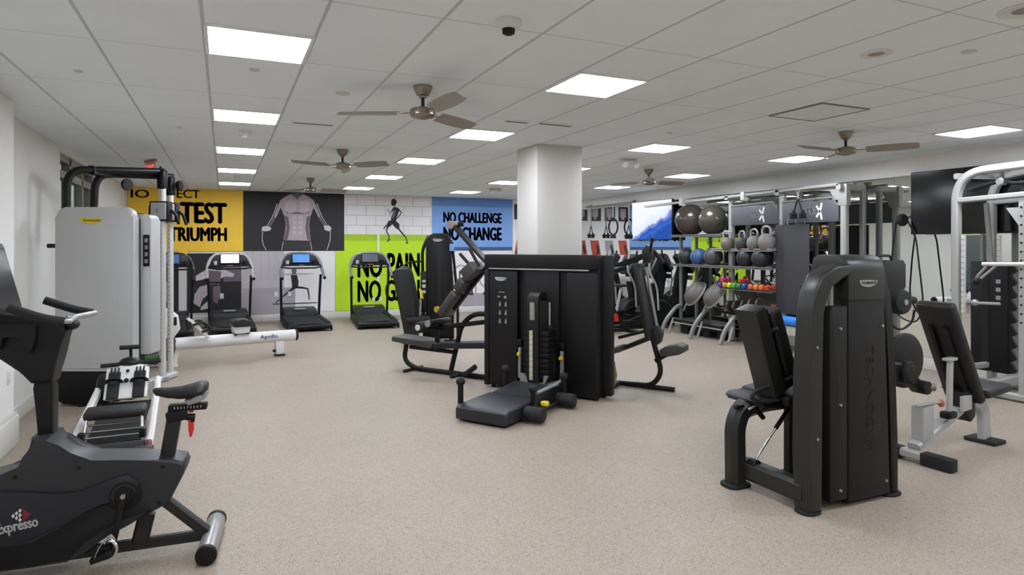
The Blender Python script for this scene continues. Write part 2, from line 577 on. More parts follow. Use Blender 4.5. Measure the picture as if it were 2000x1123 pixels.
def emergency(x, y, label):
    o = thing('emergency_light', label, 'emergency light', (x, y, CEIL))
    MB().box((0, 0, -.03), (.3, .1, .06), bev=.015).build('housing', WHT, o)
    for s_ in (-1, 1):
        MB().lathe([(.02, 0), (.045, .05), (.045, .07)], T3(s_ * .1, -.03, -.07) @ RX(115), 20).build('lamp', WHT, o)
emergency(5.45, 7.95, 'white twin-head emergency light right of the column')
emergency(5.51, 13.2, 'white twin-head emergency light far left of the column')
# exit sign, edge-on
o = thing('exit_sign', 'red edge-lit exit sign hanging over the cable machine', 'exit sign', (-1.0, 10.9, CEIL), -62)
MB().box((0, 0, -.02), (.34, .05, .04), bev=.008).build('canopy', mat('red_canopy', 'c97a70', .4), o)
MB().box((0, 0, -.14), (.32, .006, .2)).build('plate', mat('acrylic_plate', 'd9cfc9', .2, vary=0), o, smooth=False)
letters('EXIT', mat('exit_red', 'e8604f', .5, emit=.8, vary=0), o, -.13, .13, -.2, -.08, .02).location.y = -.004

# ------------------------------------------------------------------ wall murals, flat prints on the rear wall
YM = 16.10
def mural(name, rects, label, m):
    o = thing(name, label, 'wall mural', (0, YM, 0))
    q = MB()
    for (x0, z0, x1, z1) in rects:
        q.span((x0, -.004, z0), (x1, .016, z1))
    q.build('print', m, o, smooth=False)
    return o
def rect(o, m, x0, z0, x1, z1, name='print_area', d=.006):
    return MB().span((x0, -d, z0), (x1, -.004, z1)).build(name, m, o, smooth=False)
A_ = R(24.2087); _c, _s = cos(A_), sin(A_)
def wx(u, v):
    """where a point of the print sits on the rear wall"""
    x = (u - 1000) / 1250; z = (481 - v) / 1250
    k = YM / (-_s * x + _c)
    return ((_c * x + _s) * k, EYE + z * k)
def art(o, m, pts, name='figure', d=.008):
    return MB().prism([wx(*p) for p in pts], -d, -.004, 'xz').build(name, m, o, smooth=False)
def stroke(o, m, pts, wd, name='figure', d=.009):
    """a drawn line of varying width on the print"""
    P = [wx(p[0], p[1]) for p in pts]
    L_, R_ = [], []
    for i, p in enumerate(P):
        a = P[max(i - 1, 0)]; b2 = P[min(i + 1, len(P) - 1)]
        t = V((b2[0] - a[0], b2[1] - a[1])).normalized()
        w_ = (pts[i][2] if len(pts[i]) > 2 else wd) * .0064
        L_.append((p[0] - t.y * w_, p[1] + t.x * w_)); R_.append((p[0] + t.y * w_, p[1] - t.x * w_))
    q = MB()
    for i in range(len(P) - 1):
        q.prism([L_[i], L_[i + 1], R_[i + 1], R_[i]], -d, -.004, 'xz')
    return q.build(name, m, o, smooth=False)
def pr(name, c, v_=.05, sc=3): return mat(name, c, .6, vary=v_, scale=sc)

PY = pr('print_yellow', 'ffce3e', .1); PBL = pr('print_black', (34, 32, 35), .12); PWH = pr('print_white', 'ebe7e7', .04)
PLI = pr('print_lime', 'bfe31c', .1); PBU = pr('print_blue', '7ea8e6', .07); PDB = pr('print_dark_blue', '42567c', .1)
PLET = pr('print_letter_brown', '40300f', .05); PLN = pr('print_letter_navy', '23355a', .05); PLG = pr('print_letter_green', '1f2a0e', .05)
PSK = pr('print_skin', 'b7a8ae', .14, 9); PSKD = pr('print_skin_dark', '6f636b', .15, 9); PSKL = pr('print_skin_light', 'd3c8cb', .06, 9)
PSKM = pr('print_skin_mid', 'c9bcc0', .1, 9)
PGR = pr('print_grey_mauve', '71646f', .1); PGL = pr('print_grey', 'a8a1a6', .08); PSH = pr('print_charcoal', (50, 47, 52), .1); PRD = pr('print_red', 'bd4a37', .1)
PFA = pr('print_faint_brown', 'a97a1c', .1)

# yellow slogan panel
o = mural('slogan_mural', [(-1.9, 1.65, .4, 3.045), (-.92, 1.55, -.76, 1.65)], 'yellow wall mural with dark slogan ending in triumph', PY)
for tx, x0, x1, z0, z1, w_ in (('NO', -1.5, -1.05, 2.27, 2.76, .06), ('TEST', -.91, .06, 2.27, 2.76, .06), ('NO', -1.5, -1.2, 1.87, 2.19, .06), ('TRIUMPH', -1.13, .06, 1.87, 2.19, .06)):
    letters(tx, PLET, o, x0, x1, z0, z1, w_, M=T3(0, -.0068, 0))
letters('IO', PFA, o, -1.86, -1.5, 2.82, 3.0, .02, M=T3(0, -.0068, 0))
letters('ECT', PFA, o, -.97, -.5, 2.84, 3.03, .02, M=T3(0, -.0068, 0))
# black torso panel
o = mural('torso_mural', [(.4, 1.65, 2.7, 3.045)], 'black wall mural of bare-chested man holding a jump rope', PBL)
art(o, PSK, [(570, 378), (557, 384), (548, 391), (546, 400), (551, 412), (556, 424), (558, 440), (556, 456), (553, 471), (607, 471), (605, 456), (604, 440), (606, 424), (610, 412), (614, 400), (612, 391), (604, 385), (590, 378)], 'torso')
art(o, PSKD, [(566, 378), (594, 378), (586, 384), (581, 390), (574, 384)], 'neck_shade', .0092)
art(o, PSKM, [(556, 396), (566, 391), (577, 393), (580, 401), (577, 412), (566, 415), (557, 411)], 'chest', .0095)
art(o, PSKM, [(583, 401), (586, 393), (598, 391), (606, 397), (604, 411), (595, 415), (585, 412)], 'chest', .0095)
art(o, PSKD, [(557, 413), (566, 417), (580, 414), (596, 417), (605, 413), (602, 417), (580, 418), (560, 417)], 'chest_shade', .0100)
for k in range(4):
    z = 421 + k * 10
    art(o, PSKM, [(571, z), (579, z), (579, z + 7), (572, z + 7)], 'abdomen', .0095)
    art(o, PSKM, [(583, z), (591, z), (590, z + 7), (583, z + 7)], 'abdomen', .0095)
art(o, PSKD, [(556, 420), (563, 424), (566, 445), (562, 468), (554, 470), (559, 445)], 'flank_shade', .0095)
art(o, PSKD, [(606, 420), (599, 424), (596, 445), (600, 468), (606, 470), (603, 445)], 'flank_shade', .0095)
stroke(o, PSK, [(551, 391, 5.5), (546, 402, 6), (541, 415, 4.6), (537, 424, 4)], 5, 'arm')
stroke(o, PSKD, [(537, 424, 4), (530, 436, 3.6), (523, 445, 3)], 5, 'forearm')
stroke(o, PSKL, [(541, 398, 1.6), (537, 412, 1.5), (531, 426, 1.2), (522, 440, 1)], 1, 'arm_light', .0105)
stroke(o, PSK, [(609, 391, 5.5), (614, 402, 6), (620, 415, 4.6), (624, 424, 4)], 5, 'arm')
stroke(o, PSKD, [(624, 424, 4), (631, 436, 3.6), (638, 444, 3)], 5, 'forearm')
stroke(o, PSKL, [(619, 398, 1.6), (624, 412, 1.5), (630, 426, 1.2), (638, 439, 1)], 1, 'arm_light', .0105)
art(o, PSKL, [(512, 443), (522, 441), (530, 445), (528, 450), (518, 452), (511, 450)], 'hand', .0108)
art(o, PSKL, [(632, 441), (642, 440), (648, 446), (643, 452), (634, 449)], 'hand', .0108)
art(o, PSH, [(552, 469), (607, 470), (612, 489), (549, 489)], 'shorts', .0105)
stroke(o, PSK, [(553, 472, 1.4), (550, 489, 1.4)], 1.4, 'shorts_edge', .0115)
stroke(o, PSK, [(606, 472, 1.4), (609, 489, 1.4)], 1.4, 'shorts_edge', .0115)
stroke(o, PSKL, [(513, 450), (512, 466), (514, 478), (520, 489)], 1.1, 'jump_rope', .0105)
stroke(o, PSKL, [(645, 450), (645, 466), (642, 478), (638, 489)], 1.1, 'jump_rope', .0105)
# white brick and lime panel with runner
o = mural('runner_mural', [(2.7, 2.05, 4.94, 3.045), (2.49, .17, 4.94, 1.645), (2.7, 1.645, 4.94, 2.06)], 'lime and white brick wall mural of runner with slogan', PLI)
rect(o, PWH, 2.7, 2.05, 4.94, 3.045, 'brick_area')
bj = pr('print_joint', 'b5b1b2', .05)
q = MB()
for i, z in enumerate((2.28, 2.53, 2.78)):
    q.span((2.7, -.0075, z), (4.94, -.0058, z + .012))
for i in range(4):
    for j in range(5):
        x = 2.75 + (i % 2) * .24 + j * .48
        if x < 4.93:
            q.span((x, -.0075, 2.05 + i * .245), (x + .012, -.0058, 2.05 + (i + 1) * .245))
q.build('brick_joints', bj, o, smooth=False)
rect(o, pr('print_olive', 'a5c81e', .15), 2.7, 1.9, 4.94, 2.06, 'mossy_band', .0065)
rect(o, PWH, 3.52, .6, 3.57, 2.3, 'white_stripe', .0072)
art(o, PBL, [(764, 392), (767, 388), (772, 389), (775, 394), (773, 400), (768, 403), (764, 400)], 'head')
art(o, PBL, [(769, 404), (776, 405), (780, 411), (776, 421), (773, 432), (763, 432), (764, 424), (767, 415), (766, 409)], 'body')
art(o, PSKD, [(768, 410), (773, 411), (771, 422), (766, 428), (765, 424)], 'chest_light', .0105)
stroke(o, PBL, [(777, 407, 2.6), (784, 415, 2.4), (778, 424, 2), (771, 430, 1.6)], 2, 'arm')
stroke(o, PBL, [(768, 407, 2.2), (761, 418, 2), (757, 409, 1.7)], 2, 'arm')
art(o, PBL, [(759, 431), (773, 431), (780, 438), (780, 448), (774, 447), (766, 438), (760, 444), (753, 442)], 'shorts', .0098)
stroke(o, PBL, [(776, 444, 3.6), (785, 455, 3), (792, 463, 2.2), (796, 474, 1.7)], 2, 'leg')
stroke(o, PBL, [(792, 473, 1.6), (797, 476, 1.8)], 2, 'shoe')
stroke(o, PBL, [(757, 441, 3.4), (755, 452, 2.6), (760, 463, 2.1), (758, 470, 1.8)], 2, 'leg')
stroke(o, PBL, [(762, 467, 1.8), (756, 472, 1.8)], 2, 'shoe')
stroke(o, PBL, [(755, 440, 2.4), (749, 447, 1.9)], 2, 'leg')
letters('NO PAIN', PLG, o, 3.02, 4.62, .97, 1.60, .05, M=T3(0, -.0068, 0))
letters('NO GAIN', PLG, o, 3.02, 4.62, .36, .91, .05, M=T3(0, -.0068, 0))
# blue slogan panel
o = mural('slogan_mural', [(4.94, 1.65, 7.24, 3.045)], 'blue wall mural with navy slogan about challenge and change', PBU)
rect(o, PDB, 4.94, 1.65, 7.24, 1.74, 'dark_band')
rect(o, pr('print_blue_deep', '678fce', .1), 4.94, 2.82, 7.24, 3.045, 'top_band')
letters('NO CHALLENGE', PLN, o, 5.25, 6.93, 2.38, 2.67, .07, M=T3(0, -.0068, 0))
letters('NO CHANGE', PLN, o, 5.25, 6.93, 1.91, 2.28, .07, M=T3(0, -.0068, 0))
# lower row
o = mural('photo_mural', [(-1.9, .28, -.93, 1.6)], 'dark photo mural behind the treadmill by the left corner', PBL)
art(o, PGL, [(300, 540), (318, 535), (330, 560), (326, 590), (304, 590)], 'figure')
o = mural('photo_mural', [(-.76, .26, .36, 1.6)], 'dark photo mural of crouching athlete behind treadmill with blank white screen', PBL)
rect(o, PGR, -.02, .95, .36, 1.36, 'wall_area')
art(o, PSKL, [(376, 543), (390, 534), (402, 527), (412, 524), (424, 528), (424, 545), (410, 540), (396, 546), (380, 549)], 'arm')
art(o, PSKL, [(424, 528), (440, 527), (458, 535), (455, 541), (440, 540), (428, 545)], 'arm')
art(o, PSKD, [(408, 528), (432, 530), (430, 556), (408, 556)], 'torso', .0095)
stroke(o, PBL, [(406, 552, 4), (432, 552, 4)], 4, 'shorts', .0105)
art(o, PSK, [(405, 556), (390, 560), (380, 575), (378, 592), (390, 600), (396, 584), (410, 572)], 'thigh', .0095)
art(o, PSKD, [(416, 560), (430, 558), (432, 574), (424, 594), (416, 588)], 'thigh', .0095)
art(o, PSKL, [(392, 600), (406, 588), (408, 602), (392, 606)], 'shoe', .0105)
o = mural('photo_mural', [(.38, .17, 2.47, 1.645)], 'pale photo mural of woman in lunge pose', PWH)
rect(o, PGL, .38, .17, 1.55, .78, 'floor_area')
rect(o, pr('print_wall_grey', 'bdb6ba', .06), .38, .78, 1.3, 1.645, 'shade_area')
for k in range(5):
    rect(o, PGL, .6 + .17 * k, .95, .612 + .17 * k, 1.645, 'panel_seam', .0075)
stroke(o, PGL, [(532, 538, .8), (556, 536, 1.8), (575, 535, 2.2), (600, 535, 1.8), (614, 534, .8)], 1.2, 'arms')
art(o, PSKD, [(569, 527), (575, 524), (580, 528), (577, 536), (571, 536)], 'head', .0095)
art(o, PBL, [(568, 537), (580, 537), (583, 550), (582, 562), (571, 566), (570, 552)], 'torso', .0098)
stroke(o, PBL, [(580, 561, 4), (592, 562, 3.4), (601, 564, 3), (603, 575, 2.4), (604, 586, 1.6)], 3, 'leg', .0098)
stroke(o, PBL, [(574, 562, 4), (562, 571, 3.2), (550, 581, 2.3), (538, 592, 1.6)], 3, 'leg', .0098)
stroke(o, PSH, [(533, 594, 2), (560, 593, 2), (590, 592, 2), (620, 591, 1.5)], 2, 'mat', .0085)
# white cycling photo below the blue slogan, and the last photo by the corner
o = mural('photo_mural', [(4.94, .17, 7.24, 1.64)], 'white photo mural of cycling class below blue slogan', PWH)
for cx in (5.75, 6.5):
    ring = MB().sweep([(cx + .24 * cos(t * pi / 14), -.006, .95 + .3 * sin(t * pi / 14)) for t in range(28)], [(.022, 0), (0, .003), (-.022, 0), (0, -.003)], up=(0, 1, 0), closed=True)
    ring.build('wheel', PGL, o)
for x, h in ((5.35, .9), (5.75, 1.2), (6.1, .85), (6.5, 1.25), (6.95, 1.0)):
    rect(o, PSH, x - .06, .5, x - .02, .5 + h * .5, 'cycle_post', .0075)
    rect(o, PGL, x + .05, .42, x + .09, .42 + h * .6, 'cycle_post', .0075)
    rect(o, PSH, x - .12, .45, x + .0, .52, 'cycle_foot', .0075)
rect(o, PGL, 4.94, .17, 7.24, .5, 'floor_area')
o = mural('photo_mural', [(7.26, .17, 9.16, 3.045)], 'pale photo mural with red shapes in the far right corner', PWH)
for i, x in enumerate((7.5, 7.98, 8.47, 8.93)):
    MB().prism([(x - .2, 1.5), (x + .1, 1.5), (x + .17, 1.93), (x - .12, 1.93)], -.006, -.004, 'xz').build('red_shape', PRD if i != 1 else PGL, o, smooth=False)
    MB().prism([(x - .16, 1.55), (x - .08, 1.55), (x - .02, 1.8), (x - .1, 1.8)], -.007, -.005, 'xz').build('dark_shape', PSH, o, smooth=False)
    rect(o, PSH, x - .2, 2.5, x + .16, 2.93, 'dark_picture')
    rect(o, PGL, x - .1, 2.62, x + .1, 2.88, 'picture_light', .0075)
    rect(o, PSK, x - .04, 2.55, x + .05, 2.78, 'picture_figure', .0085)
rect(o, PGL, 7.26, .17, 9.16, .75, 'floor_area')
# wall outlets
def outlet(loc, rz, label):
    o = thing('wall_outlet', label, 'outlet', loc, rz)
    MB().box((0, -.004, 0), (.078, .008, .12), bev=.003).build('cover_plate', WHT, o)
    for s_ in (-1, 1):
        MB().box((0, -.009, s_ * .028), (.034, .004, .03), bev=.002).build('socket', OFFW, o)
outlet((-.05, YM - .012, .62), 0, 'white outlet on dark photo mural of crouching athlete')
outlet((1.12, YM - .012, .62), 0, 'white outlet left of lunge figure on pale mural')
outlet((1.42, YM - .012, .62), 0, 'white outlet under lunge figure on pale mural')
outlet((3.42, YM - .012, .42), 0, 'left white outlet below slogan on lime mural')
outlet((3.6, YM - .012, .42), 0, 'right white outlet below slogan on lime mural')
outlet((-1.71, 6.86, .62), 90, 'white outlet low on the left pilaster')
# ================================================================== exercise bike, near left
# local frame: x forwards (towards the wall), y: towards the viewer's far side is -y
bk = thing('exercise_bike', 'black upright exercise bike in the near left corner', 'exercise bike', (-.1, 4.13, 0), 174.3)
# viewer sees the +y side
def bb(*a, **k): return MB().span(*a, **k)
body = [(1.162, 0.535), (0.982, 0.564), (0.858, 0.587), (0.838, 0.645), (0.822, 0.752), (0.735, 0.752), (0.715, 0.690), (0.650, 0.635), (0.544, 0.606), (0.354, 0.587), (0.145, 0.564), (0.103, 0.549), (0.090, 0.516), (0.103, 0.469), (0.164, 0.345), (0.198, 0.312), (0.259, 0.283), (0.373, 0.255), (0.478, 0.207), (0.563, 0.095), (0.659, 0.077), (0.830, 0.071), (1.115, 0.071), (1.324, 0.086), (1.371, 0.278), (1.324, 0.450)]
MB().prism(body, -.11, .11, 'xz', bev=.022, seg=3).build('shroud', DGREY, bk)
nav = [(1.305, 0.469), (1.115, 0.492), (0.944, 0.492), (0.811, 0.469), (0.706, 0.445), (0.611, 0.442), (0.525, 0.469), (0.449, 0.497), (0.373, 0.516), (0.316, 0.469), (0.335, 0.397), (0.421, 0.373), (0.506, 0.373), (0.582, 0.345), (0.697, 0.278), (0.801, 0.226), (0.925, 0.202), (1.115, 0.202), (1.286, 0.240), (1.333, 0.354)]
side = MB().prism(nav, .108, .121, 'xz', bev=.005).build('side_cover', NAVY, bk)
lower = [(0.259, 0.302), (0.316, 0.359), (0.421, 0.364), (0.506, 0.359), (0.582, 0.326), (0.697, 0.259), (0.811, 0.198), (1.115, 0.183), (1.115, 0.083), (0.830, 0.080), (0.659, 0.089), (0.563, 0.183), (0.478, 0.231), (0.373, 0.274)]
MB().prism(lower, .108, .116, 'xz', bev=.004).build('lower_cover', BLK2, bk)
for p in ((0.601, 0.573), (0.891, 0.554), (0.202, 0.535), (0.221, 0.335), (0.649, 0.098)):
    MB().cyl((p[0], .105, p[1]), (p[0], .116, p[1]), .008).build('bolt', BLK2, bk)
# brand lettering and mark
letters('Expresso', WHT, side, -.968, -.783, .262, .335, .035, M=T3(0, .1215, 0) @ RZ(180) @ T3(-.875, 0, .3) @ RY(-7) @ T3(.875, 0, -.3))
q = MB()
for i in range(3):
    for j in range(i + 1):
        x = .893 - .015 * i; z = .358 + (j - i / 2) * .024
        q.prism([(x + .008, z), (x, z + .011), (x - .007, z), (x, z - .011)], .121, .1235, 'xz')
q.build('emblem', WHT, side, smooth=False)
MB().prism([(.852, .395), (.852, .321), (.815, .358)], .121, .1232, 'xz').build('emblem_red', mat('emblem_red', '6d1f24', .4), side, smooth=False)
# mast and head
MB().prism([(.812, .64), (.742, .64), (.742, .85), (.742, 1.0), (.748, 1.06), (.835, 1.06), (.832, 1.0), (.818, .85)], -.042, .042, 'xz', bev=.015, seg=3).build('mast', BLK2, bk)
MB().prism([(.835, 1.03), (.738, 1.03), (.728, 1.1), (.71, 1.17), (.695, 1.24), (.675, 1.305), (.70, 1.35), (.76, 1.345), (.86, 1.39), (1.06, 1.42), (1.12, 1.33), (1.07, 1.26), (.96, 1.19), (.885, 1.10)], -.075, .075, 'xz', bev=.02, seg=3).build('console_neck', BLK2, bk)
q = MB()
q.prism([(.8, 1.345), (.96, 1.36), (1.0, 1.3), (.98, 1.22), (.955, 1.22), (.95, 1.29), (.86, 1.29), (.85, 1.21), (.82, 1.2), (.805, 1.27)], .07, .1, 'xz', bev=.006)
q.build('bottle_holder', BLK, bk)
# screen housing leaning back
sc_ = MB().box((1.045, 0, 1.58), (.05, .5, .40), RY(14), .015)
sc_.build('console', BLK2, bk)
MB().box((1.018, 0, 1.587), (.004, .45, .34), RY(14)).build('screen', GLASSK, bk)
# handlebars
q = MB()
for s_ in (-1, 1):
    q.tube(fillet([(.70, s_ * .04, 1.36), (.63, s_ * .14, 1.37), (.61, s_ * .235, 1.37), (.66, s_ * .24, 1.38)], .05), .014)
    q.tube([(.655, 0, 1.37), (.625, s_ * .17, 1.37)], .016)
q.build('handlebar', STEEL, bk)
for s_ in (-1, 1):
    MB().tube(fillet([(.63, s_ * .235, 1.37), (.72, s_ * .245, 1.39), (.87, s_ * .24, 1.45)], .05), .023, 16).build('grip', RUB, bk)
MB().ball((.665, .0, 1.33), .035, (1, 1.6, .8)).build('clamp', BLK2, bk)
# seat
seat = MB()
rings = []
prof = [(.27, .012, .938, .010), (.255, .028, .932, .022), (.2, .038, .922, .030), (.13, .055, .918, .036), (.07, .095, .925, .040), (.03, .115, .935, .042), (.0, .1, .94, .036), (-.012, .06, .945, .022)]
def loft(q, prof, n=20):
    rr = []
    for x, wy, z, hz in prof:
        rr.append([q.bm.verts.new((x, wy * cos(2 * pi * i / n), z + hz * sin(2 * pi * i / n))) for i in range(n)])
    for A, B in zip(rr, rr[1:]):
        for j in range(n):
            q.bm.faces.new((A[j], A[(j + 1) % n], B[(j + 1) % n], B[j]))
    q.bm.faces.new(rr[0]); q.bm.faces.new(rr[-1])
    return q
loft(seat, prof).build('saddle', PAD, bk)
MB().prism([(.10, .885), (.02, .905), (-.012, .93), (-.01, .89), (.03, .87), (.08, .856)], -.085, .085, 'xz', bev=.01).build('saddle_trim', STEEL, bk)
MB().box((.09, 0, .835), (.20, .07, .036), bev=.006).build('saddle_slider', BLK, bk)
q = MB()
for i in range(9):
    q.box((.02 + i * .017, .036, .838), (.004, .002, .012))
q.build('scale_marks', PRINT, bk, smooth=False)
MB().bar([(.155, 0, .82), (.205, 0, .50)], .075, .06).build('seat_post', CHARL, bk)
MB().box((.148, 0, .79), (.105, .085, .06), RY(9), .008).build('post_collar', BLK, bk)
q = MB().cyl((.1, 0, .775), (.055, 0, .772), .02, n=16).cyl((.07, 0, .775), (.07, 0, .745), .014)
q.build('lever_knob', BLK, bk)
MB().prism([(.09, .76), (.06, .765), (.06, .70), (.072, .66), (.082, .66), (.088, .7)], -.012, .012, 'xz', bev=.004).build('release_lever', RED, bk)
MB().cyl((.075, .0, .80), (.075, 0, .82), .012).build('fore_aft_knob', RED, bk)
# frame below
q = MB().bar([(.30, 0, .25), (.335, 0, .09)], .085, .06).bar([(.20, 0, .30), (-.005, 0, .10)], .06, .05)
q.bar([(-.02, 0, .085), (.6, 0, .075), (1.5, 0, .055)], .06, .045, up=(0, 1, 0))
q.build('frame', CHARL, bk)
q = MB().cyl((-.03, -.26, .055), (-.03, .2, .055), .052, n=24, bev=.006)
st = q.build('stabilizer', STEEL, bk)
for s_ in (-.275, .212):
    MB().cyl((-.03, s_ - .02, .055), (-.03, s_ + .02, .055), .056, n=24, bev=.008).build('end_cap', BLK2, st)
MB().cyl((1.5, -.24, .055), (1.5, .24, .055), .052, n=24, bev=.006).build('stabilizer', STEEL, bk)
# cranks
q = MB().lathe([(.085, 0), (.088, .008), (.07, .014), (.05, .012), (.045, .02), (.02, .022), (.001, .022)], T3(.389, .108, .403) @ RX(-90), 32)
q.build('crank_disc', BLK2, bk)
MB().bar([(.389, .14, .403), (.409, .15, .27), (.435, .155, .15)], .03, .016).build('crank_arm', BLK, bk)
MB().bar([(.389, -.14, .403), (.36, -.15, .57)], .03, .016).build('crank_arm', BLK, bk)
MB().cyl((.389, .128, .403), (.389, .15, .403), .012).build('axle_cap', STEEL, bk)
p_ = MB().box((.47, .205, .125), (.1, .09, .03), RY(14), .008)
p_.box((.50, .205, .15), (.02, .07, .05), RY(14), .004)
ped = p_.build('pedal', BLK2, bk)
q = MB()
q.sweep(fillet([(.43, .17, .12), (.415, .18, .19), (.44, .2, .225), (.48, .22, .18), (.5, .235, .12)], .03), [(.011, .0015), (-.011, .0015), (-.011, -.0015), (.011, -.0015)], up=(1, 0, .2))
q.build('strap', STEEL, ped)
MB().tube(fillet([(.46, .19, .18), (.43, .2, .20), (.40, .2, .155), (.42, .2, .11)], .03), .01, 8).build('toe_buckle', CHROME, ped)
MB().box((.36, -.19, .555), (.1, .09, .03), None, .008).build('pedal', BLK2, bk)

# ================================================================== small floor rower behind the bike
rw = thing('rowing_machine', 'white low rowing machine lengthwise behind the exercise bike', 'rowing machine', (-.85, 6.12, 0), 90)
for s_ in (-1, 1):
    MB().bar(fillet([(-.03, s_ * .27, .10), (.06, s_ * .28, .13), (1.05, s_ * .25, .36), (1.22, s_ * .24, .42)], .06), .055, .085, up=(0, 0, 1), c=.3).build('rail', WHT, rw)
rl = MB().cyl((-.04, -.25, .085), (-.04, .25, .085), .075, n=28, bev=.012).build('roller', RUB, rw)
for s_ in (-1, 1):
    MB().cyl((-.04, s_ * .255, .085), (-.04, s_ * .30, .085), .072, n=24, bev=.01).build('end_cap', STEEL if s_ > 0 else mat('cap_dark_red', '5a2326', .35), rl)
MB().box((.31, .0, .335), (.20, .46, .075), RY(-5), .028, 3).build('seat_pad', PAD, rw)
q = MB()
for x, z in ((.12, .175), (.2, .205), (.3, .235)):
    q.cyl((x, -.23, z), (x, .23, z), .009)
for s_ in (-1, 1):
    q.cyl((.2, s_ * .21, .2), (.26, s_ * .20, .31), .009).cyl((.12, s_ * .21, .17), (.22, s_ * .2, .30), .008)
q.build('seat_carriage', CHROME, rw)
for s_ in (-1, 1):
    MB().box((.1, s_ * .22, .19), (.08, .05, .08), bev=.012).build('carriage_wheel', BLK2, rw)
MB().prism([(.15, .12), (1.0, .27), (1.0, .25), (.15, .10)], -.2, .2, 'xz').build('belly_pan', RUB, rw)
# foot plate, tilted white panel with two black straps
Mf = T3(.98, 0, .45) @ RY(-48)
q = MB().box((0, 0, 0), (.34, .36, .03), bev=.015); bmesh.ops.transform(q.bm, matrix=Mf, verts=q.bm.verts[:])
fp = q.build('foot_panel', WHT, rw)
for s_ in (-1, 1):
    q = MB().box((-.03, s_ * .105, .022), (.29, .1, .025), bev=.01)
    for k in range(3):
        q.box((.11, s_ * .105 + (k - 1) * .03, .03), (.09, .012, .02))
    bmesh.ops.transform(q.bm, matrix=Mf, verts=q.bm.verts[:]); q.build('foot_rest', RUB, fp)
    q = MB().sweep(fillet([(.0, s_ * .105 - .065, .01), (.0, s_ * .105 - .05, .075), (.0, s_ * .105 + .05, .075), (.0, s_ * .105 + .065, .01)], .03), [(.02, .002), (-.02, .002), (-.02, -.002), (.02, -.002)], up=(1, 0, 0))
    bmesh.ops.transform(q.bm, matrix=Mf, verts=q.bm.verts[:]); q.build('foot_strap', BLK, fp)
q = MB().ball((.0, 0, .05), .022).ball((.12, 0, .03), .015); bmesh.ops.transform(q.bm, matrix=Mf, verts=q.bm.verts[:]); q.build('strap_knob', BLK2, fp)
q = MB().lathe([(.001, -.06), (.12, -.06), (.15, -.045), (.155, 0), (.15, .045), (.12, .06), (.001, .06)], T3(1.2, .21, .36) @ RX(90), 28)
q.build('flywheel_case', CHAR, rw)
MB().box((1.2, -.02, .47), (.22, .24, .26), bev=.04, seg=3).build('housing', WHT, rw)
for s_ in (-1, 1):
    MB().bar([(1.2, s_ * .18, .42), (1.26, s_ * .2, 0.0)], .05, .05, up=(0, 1, 0)).build('front_leg', WHT, rw)
MB().tube([(1.16, -.27, .618), (1.16, .24, .60)], .02).build('handle', RUB, rw)
MB().lathe([(.001, 0), (.10, 0), (.1, .02), (.07, .05), (.02, .065), (.001, .065)], T3(1.2, 0, .60), 24).build('console_dome', BLK2, rw)
q = MB().box((1.2, -.19, .635), (.05, .13, .085), RY(-20), .008); ds = q.build('display', BLK2, rw)
MB().box((1.168, -.19, .637), (.006, .115, .07), RY(-20)).build('display_glass', GREEN, ds, smooth=False)
MB().tube(fillet([(1.28, 0, .6), (1.26, 0, .72), (1.22, 0, .755)], .05), .014).tube([(1.22, -.09, .76), (1.22, .09, .76)], .022).build('tee_handle', RUB, rw)
MB().tube([(.1, .24, .03), (.1, -.24, .03)], .012).build('base_rod', BLK2, rw)

# ================================================================== cable machine
cb = thing('cable_machine', 'tall silver cable machine with twin chrome columns by the left wall', 'cable machine', (-1.69, 8.45, 0), -24.2)
def rr_out(x0, x1, z0, z1, r, rb=None, n=7):
    rb = r if rb is None else rb
    o_ = []
    for cx, cz, a0, q in ((x1 - r, z1 - r, 0, r), (x0 + r, z1 - r, 90, r), (x0 + rb, z0 + rb, 180, rb), (x1 - rb, z0 + rb, 270, rb)):
        for i in range(n):
            a = R(a0 + 90 * i / (n - 1)); o_.append((cx + q * cos(a), cz + q * sin(a)))
    return o_
cov = MB().prism(rr_out(.0, .855, .39, 2.19, .11, .01), 0, .11, 'xz', bev=.03, seg=3).build('front_cover', SILV, cb)
for p in ((.06, 2.0), (.06, 1.15), (.68, 1.16)):
    MB().cyl((p[0], .004, p[1]), (p[0], -.006, p[1]), .008).build('bolt', CHROME, cov)
MB().prism(rr_out(.0, .64, .03, .40, .01, .1), .005, .25, 'xz', bev=.01).build('kick_cover', BLK2, cb)
MB().span((.56, .05, .06), (.82, .26, .42), .02).build('base_cover', DGREY, cb)
lg = MB().prism([(.27, 2.065), (.26, 2.05), (.29, 2.035), (.33, 2.015), (.4, 2.008), (.46, 2.018), (.5, 2.04), (.52, 2.062), (.46, 2.07), (.4, 2.062), (.33, 2.072)], -.008, .004, 'xz').build('badge', YEL, cov)
letters('TECHNOGYM', mat('badge_ink', '6a5a10', .5), lg, .305, .495, 2.03, 2.055, .02).location.y = -.0085
# second shell
MB().prism(rr_out(.05, .84, .42, 2.14, .1, .02), .10, .34, 'xz', bev=.02, seg=2).build('rear_cover', BLK2, cb)
sp = MB().prism(rr_out(.70, .955, .55, 2.12, .07, .02), .165, .36, 'xz', bev=.02, seg=2).build('side_tower', SILV, cb)
pl = MB().span((.872, .157, 1.535), (.942, .166, 1.89), .003).build('instruction_placard', BLK2, sp)
q = MB()
for i in range(4):
    q.span((.89, .154, 1.57 + i * .078), (.925, .157, 1.615 + i * .078))
q.build('placard_figures', GPRINT, pl, smooth=False)
MB().tube([(-.015, .1, 1.765), (-.15, .1, 1.765)], .024).build('side_peg', RUB, cb)
